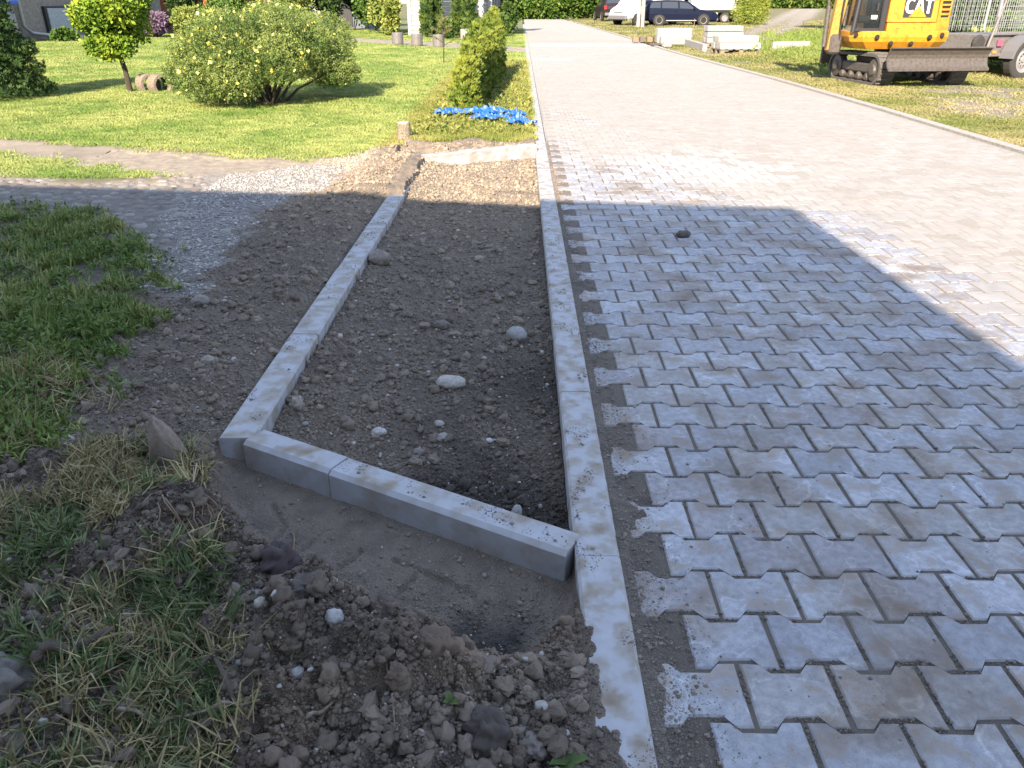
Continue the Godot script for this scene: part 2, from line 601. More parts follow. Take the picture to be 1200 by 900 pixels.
func ground_at(x: float, d: float) -> void:
	var q := Vector2(x, d)
	var a := na.get_noise_2d(x, d)
	var b := nb.get_noise_2d(x, d)
	var c := nc.get_noise_2d(x, d)
	w_grass = 0.0; w_lawn = 0.0; w_soil = 0.0; w_dry = 0.0; w_gravel = 0.0; w_pit = 0.0
	# lawn beyond the path
	var tl := d - top_line(x) + b * 0.25
	if tl > 0.35 or x < -12.0:
		w_lawn = 1.0
		gh = 0.015 * b + 0.02 * a
		var t := clampf(0.5 + b * 0.8 + c * 0.4, 0, 1)
		gc = Color(0.20, 0.235, 0.07).lerp(Color(0.30, 0.30, 0.115), t)
		# the sandy path in front of the shed
		var pl := d - (26.2 + (-x) * 1.05) if x < 0.2 else 99.0
		if pl > -0.6 and x > -13.0 and pl < 3.8:
			var k := smooth(-0.6, 0.1, pl + b * 0.5) * (1.0 - smooth(2.8, 3.5, pl + b * 0.6))
			gc = gc.lerp(Color(0.50, 0.43, 0.32), k)
			w_lawn = 1.0 - k
		return
	var dn := ne.get_noise_2d(x, d) if d < 4.5 else 0.0
	var cl := 1.0 + nd.get_noise_2d(x, d)   # 0 at cell centres
	var lump := clampf(0.55 - cl, -0.3, 0.6)
	if d < 4.2: dn += 1.3 * clampf(0.5 - (1.0 + nd.get_noise_2d(x * 2.6 + 11.0, d * 2.6)), -0.3, 0.6)
	var dry := smooth(4.6, 6.6, d + b * 0.8)  # past the shadow edge, sunlit brightness is painted into the soil colour
	var soil := Color(0.265, 0.218, 0.172).lerp(Color(0.36, 0.29, 0.21), dry)
	soil = soil.lerp(Color(0.145, 0.118, 0.097), clampf(b * 1.0 + c * 0.5 - 0.15, 0, 0.7))
	if tl > -0.1:
		var k := smooth(-0.1, 0.35, tl)
		w_lawn = k
		gh = lerpf(0.02 * b, 0.015 * b + 0.02 * a, k)
		gc = Color(0.48, 0.40, 0.30).lerp(Color(0.24, 0.23, 0.07), k)
		if x > -1.5:
			gc = soil.lerp(gc, k)
			gh += (0.05 + c * 0.02 + lump * 0.016) * (1.0 - k)
		return
	# inside the kerbed bed
	var over := 0.912 + 0.02 * b if d > 6.25 else 0.985
	if x > -over and d > front_line(x) and d < far_line(x) + 0.05:
		w_soil = 1.0
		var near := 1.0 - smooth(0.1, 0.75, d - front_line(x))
		gh = -0.062 - 0.03 * near + 0.022 * hump(x, 0.0, -0.9, 0.0, 0.16) + 0.013 * b + 0.014 * c + 0.014 * lump + 0.008 * dn
		gh += 0.035 * smooth(6.0, 6.8, d) * smooth(-0.55, -0.85, x) + 0.01 * smooth(6.0, 7.2, d) - 0.012 * smooth(-0.25, 0.1, x)
		gh += 0.022 * hump(x, d, -0.55, 5.0, 0.3) + 0.03 * hump(x, d, -0.7, 2.75, 0.22)
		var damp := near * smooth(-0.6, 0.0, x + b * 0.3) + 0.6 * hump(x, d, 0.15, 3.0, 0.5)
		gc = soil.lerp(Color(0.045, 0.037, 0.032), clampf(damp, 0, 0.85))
		return
	# the sand pit before the front edging
	var sp := -1.0
	if d < 2.6 and d > 1.2 and x > -1.2:
		sp = sd_poly(PIT, q) + b * 0.03 + c * 0.02
	var far_mound := smooth(5.9, 6.5, d) * smooth(-1.75, -1.2, x) * (1.0 - smooth(7.6, 8.4, d))
	w_soil = 1.0
	gh = 0.0 + 0.026 * b + 0.018 * c + 0.016 * lump + 0.007 * dn + 0.045 * far_mound
	gh += 0.022 * hump(x, 0, -1.25, 0, 0.2) * smooth(2.4, 2.9, d) * (1.0 - smooth(5.5, 6.2, d)) - 0.02 * hump(x, d, -1.1, 2.6, 0.25)
	if x > -1.5: gh += 0.05 * smooth(-0.55, -0.1, tl)
	gc = soil
	if d > 2.3 and d < 6.25 and x > -1.2:
		gh = lerpf(gh, minf(gh, 0.003 + 0.004 * c), smooth(-1.15, -1.06, x))
		if x > -1.062: gh = minf(gh, -0.01)
	if d < 2.5:
		var heap := 0.095 * hump(x, d, -0.96, 1.76, 0.20) + 0.07 * hump(x, d, -0.55, 1.50, 0.30) + 0.05 * hump(x, d, -0.25, 1.28, 0.22) + 0.05 * hump(x, d, -1.25, 1.25, 0.3) + 0.03
		var nearer := 1.0 - smooth(2.15, 2.45, d + b * 0.1)
		gh += nearer * (heap * (1.0 + b * 0.6) + 0.03 * c + 0.034 * lump + 0.012 * b + 0.006 * dn)
		if x > -0.2: gh -= nearer * 0.05 * smooth(-0.2, 0.1, x)
		gc = gc.lerp(Color(0.130, 0.102, 0.078), nearer * clampf(0.35 + b, 0, 0.85))
		var clay := hump(x, d, -0.12, 1.36, 0.14) + hump(x, d, 0.06, 1.52, 0.12) + hump(x, d, -0.45, 1.16, 0.12)
		gc = gc.lerp(Color(0.23, 0.165, 0.115), clampf(clay, 0, 1) * 0.7)
	if x > 0.04 and d < 1.75:
		gh = lerpf(gh, 0.004 + c * 0.008 + lump * 0.008, smooth(0.04, 0.15, x))
	if sp > -0.2:
		var k := smooth(-0.06, 0.035, sp)
		w_pit = k
		var dip := hump(x, d, -0.08, 1.53, 0.22)
		gh = lerpf(gh, -0.086 - 0.035 * dip + b * 0.005 + 0.0035 * dn + lump * (0.001 + 0.008 * dip), k)
		for ck in [[-0.72, 2.02, -0.76, 1.90], [-0.60, 2.0, -0.66, 1.88], [-0.47, 1.90, -0.53, 1.80], [-0.36, 1.86, -0.12, 1.72], [-0.80, 2.14, -0.72, 2.02], [-0.30, 1.78, -0.34, 1.70]]:
			var ca := Vector2(ck[0], ck[1])
			var cb := Vector2(ck[2], ck[3]) - ca
			var ct := clampf((q - ca).dot(cb) / cb.length_squared(), 0, 1)
			var cd := (q - ca - cb * ct).length() + c * 0.012
			gh -= 0.016 * k * (1.0 - smooth(0.002, 0.013, cd))
		gc = gc.lerp(Color(0.275, 0.23, 0.182).lerp(Color(0.040, 0.040, 0.042), clampf(dip * 1.3 - 0.45 + c * 0.4, 0, 0.9)), smooth(-0.03, 0.03, sp))
		w_soil = 1.0 - k
	if x > -1.02:
		return
	if d > 6.2 and x > -1.25: return
	# path: gravel, cobbles, sand
	var gv := sd_poly(GRAVEL, q) + b * 0.30 + c * 0.08
	var kg := smooth(-0.12, 0.12, gv)
	var left := smooth(-1.75, -2.1, x + b * 0.25 + (0.0 if d > 5.6 else (d - 5.6) * -0.10))
	var flat := maxf(kg, left)
	gh = lerpf(gh, 0.006 * c + 0.008 * b + 0.006 * lump - 0.01, flat)
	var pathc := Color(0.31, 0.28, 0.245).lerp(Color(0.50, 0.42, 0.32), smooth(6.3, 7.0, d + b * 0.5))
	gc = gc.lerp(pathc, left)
	gc = gc.lerp(Color(0.36, 0.35, 0.33), kg * (0.75 + c * 0.3))
	w_gravel = kg
	w_soil *= 1.0 - flat
	if d > 7.0 and x < -1.3:
		var k := smooth(6.9, 7.4, d + b * 0.3) * smooth(-1.3, -1.6, x)
		gc = gc.lerp(Color(0.50, 0.42, 0.32), k * (1.0 - kg * 0.6))
	if d > 6.3 and x < -2.9:
		var ks := smooth(-0.15, 0.2, sd_poly(STRIP, q) + b * 0.2 + c * 0.1)
		w_lawn = ks * 0.85
		gc = gc.lerp(Color(0.16, 0.16, 0.05), ks * 0.8)
	if x < -1.45 and d < 6.3:
		var pg := sd_poly(PATCH, q) + b * 0.18 + c * 0.08
		var k := smooth(-0.14, 0.16, pg)
		var bare := maxf(hump(x, d, -2.35, 4.1, 0.28), hump(x, d, -2.15, 2.7, 0.3)) * 1.1
		w_grass = clampf(k - bare * 0.9, 0, 1)
		gh = lerpf(gh, 0.03 + 0.03 * b + 0.012 * c, k)
		gc = gc.lerp(Color(0.13, 0.11, 0.075), k * 0.85)
		w_soil = minf(w_soil, 1.0 - k * 0.6)


func clumps_at(x: float, d: float) -> Vector2:
	# torn turf of the near heap: (green, dry)
	var q := Vector2(x, d)
	var b := nb.get_noise_2d(x * 1.6 + 9.0, d * 1.6)
	var g2 := smooth(-0.06, 0.05, sd_poly(G2, q) + b * 0.08)
	var g3 := smooth(-0.06, 0.06, sd_poly(G3, q) + b * 0.10)
	var g4 := smooth(-0.07, 0.05, sd_poly(G4, q) + b * 0.12)
	return Vector2(maxf(g3, maxf(g4 * 0.8, g2 * 0.35)), maxf(g2, maxf(g3 * 0.4, g4 * 0.6)))


func grid(xs: PackedFloat32Array, ds: PackedFloat32Array, f: Callable) -> ArrayMesh:
	var nx := xs.size()
	var nz := ds.size()
	var vs := PackedVector3Array()
	var cs := PackedColorArray()
	vs.resize(nx * nz)
	cs.resize(nx * nz)
	for j in nz:
		for i in nx:
			f.call(xs[i], ds[j])
			vs[j * nx + i] = Vector3(xs[i], gh, -ds[j])
			cs[j * nx + i] = gc
	var ns := PackedVector3Array()
	ns.resize(nx * nz)
	for j in nz:
		for i in nx:
			var l := vs[j * nx + maxi(i - 1, 0)]
			var r := vs[j * nx + mini(i + 1, nx - 1)]
			var n := vs[maxi(j - 1, 0) * nx + i]
			var t := vs[mini(j + 1, nz - 1) * nx + i]
			ns[j * nx + i] = (r - l).cross(t - n).normalized()
	var ix := PackedInt32Array()
	ix.resize((nx - 1) * (nz - 1) * 6)
	var k := 0
	for j in nz - 1:
		for i in nx - 1:
			var a := j * nx + i
			ix[k] = a; ix[k + 1] = a + nx; ix[k + 2] = a + 1
			ix[k + 3] = a + 1; ix[k + 4] = a + nx; ix[k + 5] = a + nx + 1
			k += 6
	var arr := []
	arr.resize(Mesh.ARRAY_MAX)
	arr[Mesh.ARRAY_VERTEX] = vs
	arr[Mesh.ARRAY_NORMAL] = ns
	arr[Mesh.ARRAY_COLOR] = cs
	arr[Mesh.ARRAY_INDEX] = ix
	var m := ArrayMesh.new()
	m.add_surface_from_arrays(Mesh.PRIMITIVE_TRIANGLES, arr)
	return m


func steps(a: float, b: float, s0: float, grow := 0.0) -> PackedFloat32Array:
	var out := PackedFloat32Array()
	var x := a
	while x < b - 1e-4:
		out.append(x)
		x += s0 + grow * absf(x - a)
	out.append(b)
	return out


func right_edge(d: float) -> float:
	# inner line of the kerb on the far side of the road
	var ds := [0.0, 8.0, 12.0, 15.5, 17.0, 22.0, 26.6, 34.0, 44.0, 56.0, 80.0]
	var xs := [5.05, 5.05, 5.05, 4.98, 4.95, 4.72, 4.56, 4.52, 4.35, 4.1, 3.7]
	for i in ds.size() - 1:
		if d <= ds[i + 1]:
			return lerpf(xs[i], xs[i + 1], clampf((d - ds[i]) / (ds[i + 1] - ds[i]), 0, 1))
	return 3.7


func verge_at(u: float, d: float) -> void:
	pass


func right_ground(x: float, d: float) -> void:
	var a := na.get_noise_2d(x, d)
	var b := nb.get_noise_2d(x * 0.6, d * 0.6)
	var c := nc.get_noise_2d(x * 0.3, d * 0.3)
	gh = 0.0 + 0.03 * a + 0.02 * b + 0.02 * smooth(5.2, 7.0, x)
	var t := clampf(0.45 + a * 0.9 + b * 0.4, 0, 1)
	gc = Color(0.17, 0.175, 0.05).lerp(Color(0.30, 0.255, 0.12), t)
	w_lawn = 1.0
	# bare, sandy ground near the machine
	var bare := hump(x, d, 7.2, 11.8, 1.7) * 0.95 + hump(x, d, 7.6, 14.6, 1.6) * 0.6 + hump(x, d, 9.8, 13.0, 1.3) * 0.6 + hump(x, d, 5.6, 22.0, 1.2) * 0.3
	var k := smooth(0.16, 0.5, bare + b * 0.4 + c * 0.25)
	gc = gc.lerp(Color(0.44, 0.385, 0.30), k * 0.9)
	w_lawn = 1.0 - k * 0.9
	# the track that leaves the road
	var cx := 5.2 + (d - 27.0) * 0.34
	if d > 25.0:
		var tr := absf(x - cx - 1.6) - 1.2 - (d - 25.0) * 0.010
		var kt := 1.0 - smooth(-0.5, 0.5, tr + b * 0.7)
		kt *= 0.8 + 0.2 * clampf(absf(x - cx - 1.6) * 2.0 - 0.4 + b, 0, 1)
		gc = gc.lerp(Color(0.46, 0.40, 0.32), kt)
		w_lawn *= 1.0 - kt
	gh *= smooth(0.0, 0.4, x - right_edge(d) - 0.13)


func far_ground(x: float, d: float) -> void:
	gh = -0.2
	var a := na.get_noise_2d(x * 0.1, d * 0.1)
	gc = Color(0.14, 0.16, 0.05).lerp(Color(0.24, 0.22, 0.09), clampf(0.5 + a, 0, 1))


func build_ground() -> void:
	var xs := steps(-4.2, -1.9, 0.028)
	xs.append_array(steps(-1.887, 0.155, 0.0088))
	var ds := PackedFloat32Array()
	var d := 0.72
	while d < 8.8:
		ds.append(d)
		d += maxf(0.0056, d * 0.0036)
	ds.append(8.8)
	var s := obj("soil", grid(xs, ds, ground_at), M.soil)
	tag(s, "dug up grey brown soil, gravel and torn turf around the kerbed bed", "", "", "structure")
	var l := obj("lawn", grid(steps(-40.0, -14.0, 0.8), steps(8.8, 75.0, 0.15, 0.02), ground_at), M.lawn)
	tag(l, "far left end of the mown lawn beside the house", "", "", "structure")
	l = obj("lawn", grid(steps(-14.0, 0.155, 0.07), steps(8.8, 75.0, 0.07, 0.02), ground_at), M.lawn)
	tag(l, "mown yellow green lawn behind the sandy path", "", "", "structure")
	l = obj("lawn", grid(steps(-40.0, -4.2, 0.25), steps(-6.0, 8.8, 0.2), ground_at), M.lawn)
	tag(l, "grassy ground at the left end of the sandy path", "", "", "structure")
	# verge on the right, one column of the grid following the kerb
	var us := steps(0.0, 1.0, 0.0014, 0.014)
	var vd := steps(-6.0, 230.0, 0.16, 0.0045)
	var vx := us.size()
	var m := grid(us, vd, func(u: float, dd: float) -> void:
		var x := lerpf(right_edge(dd) + 0.118, 130.0, u)
		right_ground(x, dd)
	)
	var arr := m.surface_get_arrays(0)
	var vs: PackedVector3Array = arr[Mesh.ARRAY_VERTEX]
	for i in vs.size():
		vs[i].x = lerpf(right_edge(-vs[i].z) + 0.118, 130.0, vs[i].x)
	arr[Mesh.ARRAY_VERTEX] = vs
	var nrm: PackedVector3Array = arr[Mesh.ARRAY_NORMAL]
	for i in nrm.size():
		nrm[i] = Vector3(nrm[i].x / 125.0, nrm[i].y, nrm[i].z).normalized()
	arr[Mesh.ARRAY_NORMAL] = nrm
	var vm := ArrayMesh.new()
	vm.add_surface_from_arrays(Mesh.PRIMITIVE_TRIANGLES, arr)
	tag(obj("verge", vm, M.lawn), "rough grass verge with bare sandy patches under the excavator", "", "", "structure")
	var fx := PackedFloat32Array()
	for i in 41: fx.append(-800.0 + 40.0 * i)
	tag(obj("ground", grid(fx, fx, far_ground), M.lawn), "open grassland out to the horizon", "", "", "structure")


# ---------------------------------------------------------------- road
func dust_sunlit_at(x: float, d: float) -> float:
	# pale sand with sunlit brightness painted in: more on the middle and far end
	return clampf(0.15 + smooth(0.9, 3.2, x + (d - 6.0) * 0.16) * 0.7 + smooth(5.0, 9.0, d) * 0.4 + na.get_noise_2d(x * 2.0, d) * 0.4, 0, 1)


func road_at(x: float, d: float) -> void:
	var b := nb.get_noise_2d(x, d)
	var c := nc.get_noise_2d(x, d)
	var k := dust_sunlit_at(x, d)
	gh = lerpf(-0.0050, -0.0008, smooth(0.3, 0.8, k)) + 0.0014 * b + 0.0010 * c
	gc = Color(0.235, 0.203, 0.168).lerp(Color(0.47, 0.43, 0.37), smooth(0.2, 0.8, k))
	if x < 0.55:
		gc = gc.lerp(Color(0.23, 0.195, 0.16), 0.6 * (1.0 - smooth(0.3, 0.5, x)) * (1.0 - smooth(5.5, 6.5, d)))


func spill_at(x: float, d: float) -> void:
	# crumbled soil lying in the gutter beside the kerb and over the first stones
	var b := nb.get_noise_2d(x * 1.3, d * 0.9 + 40.0)
	var c := nc.get_noise_2d(x, d)
	var w := 0.015 + 0.06 * b + 0.03 * c + 0.025 * ne.get_noise_2d(x * 0.5, d * 0.5) - smooth(5.0, 7.5, d) * 0.03 + 0.12 * hump(x, d, 0.4, 2.0, 0.22) + 0.10 * hump(x, d, 0.42, 1.35, 0.2) + 0.10 * hump(x, d, 0.3, 4.2, 0.5)
	var e := x - 0.285
	gh = 0.012 * smooth(0.0, 0.6, 1.0 - e / maxf(0.04, w)) - 0.010 + 0.0035 * c + 0.001 * ne.get_noise_2d(x, d)
	gh *= 1.0 if e > 0.0 else 0.9
	gc = Color(0.235, 0.20, 0.165).lerp(Color(0.36, 0.285, 0.21), smooth(5.4, 6.8, d)).lerp(Color(0.14, 0.12, 0.10), clampf(c + b, 0, 0.6))  # gutter soil gets the same painted sunlit lightening farther off


func paver_mesh(sd: int, tint: Color) -> ArrayMesh:
	var r := RandomNumberGenerator.new()
	r.seed = sd
	var j := 0.0050 + r.randf() * 0.0014
	var L := PX * 0.5 - j
	var hi := PZ * 0.5 + 0.0135 - j
	var lo := PZ * 0.5 - 0.0135 - j
	var x1 := 0.060
	var x2 := 0.038
	var o := [Vector2(-L, -hi), Vector2(-x1, -hi), Vector2(-x2, -lo), Vector2(x2, -lo), Vector2(x1, -hi), Vector2(L, -hi), Vector2(L, hi), Vector2(x1, hi), Vector2(x2, lo), Vector2(-x2, lo), Vector2(-x1, hi), Vector2(-L, hi)]
	for i in o.size():
		o[i] += Vector2(r.randf_range(-0.0012, 0.0012), r.randf_range(-0.0012, 0.0012))
	var st := st_new()
	st.set_color(tint)
	var cut := 0.0045
	var top := []
	var mid := []
	var low := []
	for p in o:
		var q: Vector2 = p
		var inn := q - Vector2(signf(q.x) * cut, signf(q.y) * cut)
		top.append(Vector3(inn.x, 0, inn.y))
		mid.append(Vector3(q.x, -0.004, q.y))
		low.append(Vector3(q.x, -0.03, q.y))
	var up := Vector3.UP
	quad(st, top[0], top[1], top[10], top[11], up)
	quad(st, top[1], top[2], top[9], top[10], up)
	quad(st, top[2], top[3], top[8], top[9], up)
	quad(st, top[3], top[4], top[7], top[8], up)
	quad(st, top[4], top[5], top[6], top[7], up)
	for i in 12:
		var n := (i + 1) % 12
		var e: Vector3 = (mid[n] as Vector3) - (mid[i] as Vector3)
		var out := Vector3(e.z, 0, -e.x)
		quad(st, top[i], top[n], mid[n], mid[i], out.normalized() + Vector3.UP)
		quad(st, mid[i], mid[n], low[n], low[i], out)
	return fin(st)


func build_road() -> void:
	var xs := steps(0.285, 0.9, 0.03)
	xs.append_array(steps(1.0, 4.6, 0.12))
	# the bed of sand shows in the joints
	var us := steps(0.0, 1.0, 0.018)
	var m := grid(us, steps(-4.0, 76.0, 0.06, 0.006), func(u: float, d: float) -> void: road_at(lerpf(0.285, right_edge(d) + 0.002, u), d))
	var arr := m.surface_get_arrays(0)
	var vs: PackedVector3Array = arr[Mesh.ARRAY_VERTEX]
	for i in vs.size():
		vs[i].x = lerpf(0.285, right_edge(-vs[i].z) + 0.002, vs[i].x)
	arr[Mesh.ARRAY_VERTEX] = vs
	var nrm: PackedVector3Array = arr[Mesh.ARRAY_NORMAL]
	for i in nrm.size(): nrm[i] = Vector3.UP
	arr[Mesh.ARRAY_NORMAL] = nrm
	var rm := ArrayMesh.new()
	rm.add_surface_from_arrays(Mesh.PRIMITIVE_TRIANGLES, arr)
	var road := obj("road", rm, M.sand)
	tag(road, "street of interlocking grey concrete paving stones with sanded joints", "", "", "structure")
	var kinds := []
	var tints := [Color(0.43, 0.43, 0.445), Color(0.46, 0.46, 0.475), Color(0.39, 0.39, 0.41), Color(0.43, 0.41, 0.395), Color(0.50, 0.50, 0.515), Color(0.39, 0.365, 0.365)]
	for i in 12:
		kinds.append(paver_mesh(100 + i, tints[i % 6]))
	var dusty_sunlit_kinds := []
	for i in 12:
		var lv := i / 4
		dusty_sunlit_kinds.append(paver_mesh(140 + i, (tints[i % 6] as Color).lerp(DUST_SUNLIT, [0.5, 0.75, 0.92][lv]) * 0.66))
	var white_kind := paver_mesh(90, Color.WHITE)
	var spots := []
	var k := -22
	while 1.373 + k * PZ < 74.0:
		var d := 1.373 + k * PZ + PZ * 0.5
		var x := (0.405 if posmod(k, 2) == 0 else 0.3025) + PX * 0.5
		var re := right_edge(d)
		while x + PX * 0.45 < re:
			spots.append([d, x])
			x += PX
		k += 1
	var near := []
	var at := []
	var cols := PackedColorArray()
	var dusty_sunlit_at := []
	var dusty_sunlit_cols := PackedColorArray()
	for s in spots:
		var d: float = s[0]
		var x: float = s[1]
		var lim := 0.636 * (0.9 * d + 0.6) + 0.10
		var y := rng.randf_range(-0.0012, 0.0012)
		var turn := rng.randf_range(-0.006, 0.006)
		if near.size() < 300 and d > 1.0 and x < lim:
			var dk := dust_sunlit_at(x, d) + rng.randf_range(-0.08, 0.08)
			var p: MeshInstance3D
			if dk > 0.5: p = obj("paver", dusty_sunlit_kinds[clampi(int((dk - 0.5) * 9.0), 0, 2) * 4 + rng.randi() % 4], M.dusty_sunlit_paver, road)
			else: p = obj("paver", kinds[rng.randi() % 12], M.paver, road)
			p.position = W(x, d, y)
			p.rotation = Vector3(rng.randf_range(-0.004, 0.004), turn, rng.randf_range(-0.004, 0.004))
			near.append(p)
		else:
			var c: Color = tints[rng.randi() % 6]
			var du := dust_sunlit_at(x, d)
			c = c.lerp(DUST_SUNLIT, smooth(0.15, 0.7, du) * 0.92)
			if na.get_noise_2d(x * 3.0 + 50.0, d * 3.0) > 0.28: c = c.lerp(Color(0.40, 0.32, 0.24), 0.22)
			# stones with lime bloom, and the two pale sand bands across the far road
			var bloom := hump(x, d, 1.75, 7.6, 0.9) + 0.8 * hump(x, d, 2.1, 5.0, 0.5)
			c = c.lerp(Color(0.62, 0.61, 0.60), clampf(bloom + rng.randf_range(-0.2, 0.2), 0, 0.8))
			if absf(d - 30.5) < 1.0 or absf(d - 22.8) < 0.5 and x < 1.4: c = c.lerp(Color(0.66, 0.62, 0.55), 0.75)
			if absf(d - 33.5) < 1.2: c = c.lerp(Color(0.50, 0.36, 0.26), 0.35)
			var tf := Transform3D(Basis(Vector3.UP, turn), W(x, d, y))
			if du + rng.randf_range(-0.08, 0.08) > 0.5:
				dusty_sunlit_at.append(tf)
				dusty_sunlit_cols.append(Color(c.r * 0.66, c.g * 0.66, c.b * 0.66))
			else:
				at.append(tf)
				cols.append(c)
	multi("paving", white_kind, M.paver, at, cols, road)
	multi("dusty_sunlit_paving", white_kind, M.dusty_sunlit_paver, dusty_sunlit_at, dusty_sunlit_cols, road)  # sand-dusted stones, sunlit paleness also painted into their colour
	tag(obj("gutter_soil", grid(steps(0.279, 0.75, 0.009), steps(0.8, 9.0, 0.009, 0.002), spill_at), M.soil), "crumbled soil spilled along the gutter beside the road kerb", "", "", "stuff")


# ---------------------------------------------------------------- kerbs
func kerb_stone(called: String, parent: Node, a: Vector2, b: Vector2, w: float, top: float, low: float, m: Material, bev := 0.008, mode := 0) -> MeshInstance3D:
	# from a to b along the centre line, in (x, distance)
	var st := st_new()
	var len := a.distance_to(b) - 0.0025
	var poly := PackedVector2Array([Vector2(-w / 2, low), Vector2(w / 2, low), Vector2(w / 2, top - bev), Vector2(w / 2 - bev, top), Vector2(-w / 2 + bev, top), Vector2(-w / 2, top - bev)])
	if mode == 1:   # wider chamfer towards the outside
		poly = PackedVector2Array([Vector2(-w / 2, low), Vector2(w / 2, low), Vector2(w / 2, top - bev), Vector2(w / 2 - bev, top), Vector2(-w / 2 + 0.016, top), Vector2(-w / 2, top - 0.012)])
	prism(st, poly, -len / 2, len / 2, Transform3D.IDENTITY, 0.0018)
	var o := obj(called, st, m, parent)
	var mid := (a + b) * 0.5
	o.position = W(mid.x, mid.y, rng.randf_range(-0.002, 0.002))
	o.rotation.y = atan2(b.x - a.x, -(b.y - a.y))
	return o


func build_kerbs() -> void:
	var rk := thing("road_kerb", "flush grey concrete kerb between the dug bed and the road", "")
	tag(rk, "", "", "", "structure")
	rk.remove_meta("category")
	var d := 0.74 - 3.06
	while d < 58.0:
		kerb_stone("kerb_stone", rk, Vector2(0.219, d), Vector2(0.219, d + 1.02), 0.122, 0.010, -0.25, M.kerb)
		d += 1.02
	var fk := thing("road_kerb", "pale concrete kerb along the verge on the far side of the road", "")
	tag(fk, "", "", "", "structure")
	d = -3.0
	while d < 70.0:
		if not (d > 29.5 and d < 32.0):
			kerb_stone("kerb_stone", fk, Vector2(right_edge(d) + 0.062, d), Vector2(right_edge(d + 1.0) + 0.062, d + 1.0), 0.12, 0.035, -0.25, M.newconcrete)
		d += 1.0
	var lk := thing("bed_edging", "long left concrete edging of the dug bed, buried in soil at its far end", "edging", W(0, 0), 0.0, "concrete edgings around the bed")
	var js := [2.40, 3.36, 4.36, 5.36, 6.36, 7.5]
	for i in 5:
		kerb_stone("kerb_stone", lk, Vector2(-0.985 + 0.004 * i, js[i]), Vector2(-0.985 + 0.004 * i, js[i + 1]), 0.128, 0.012, -0.25, M.edging)
	var nk := thing("bed_edging", "short near concrete edging between the bed and the sand pit", "edging", W(0, 0), 0.0, "concrete edgings around the bed")
	var a := Vector2(-0.928, 2.415)
	var b := Vector2(0.157, 1.812)
	var m := a.lerp(b, 0.31)
	kerb_stone("kerb_stone", nk, a, m, 0.105, 0.014, -0.25, M.edging, 0.006, 1)
	kerb_stone("kerb_stone", nk, m, b, 0.105, 0.010, -0.25, M.edging, 0.006, 1)
	var ek := thing("bed_edging", "far end concrete edging of the bed, below the weedy bank", "edging", W(0, 0), 0.0, "concrete edgings around the bed")
	var p := Vector2(-0.92, 7.74)
	var q := Vector2(0.15, 8.37)
	m = p.lerp(q, 0.32)
	kerb_stone("kerb_stone", ek, p, m, 0.10, 0.065, -0.25, M.edging)
	kerb_stone("kerb_stone", ek, m, q, 0.10, 0.075, -0.25, M.edging)
	var dk := thing("driveway_edging", "raised pale concrete edging of the track entrance behind the kerb pallets", "edging")
	var s := Vector2(5.62, 26.3)
	var e := Vector2(5.85, 32.6)
	for i in 6:
		kerb_stone("kerb_stone", dk, s.lerp(e, i / 6.0), s.lerp(e, (i + 1) / 6.0), 0.12, 0.22, -0.1, M.whiteconcrete)


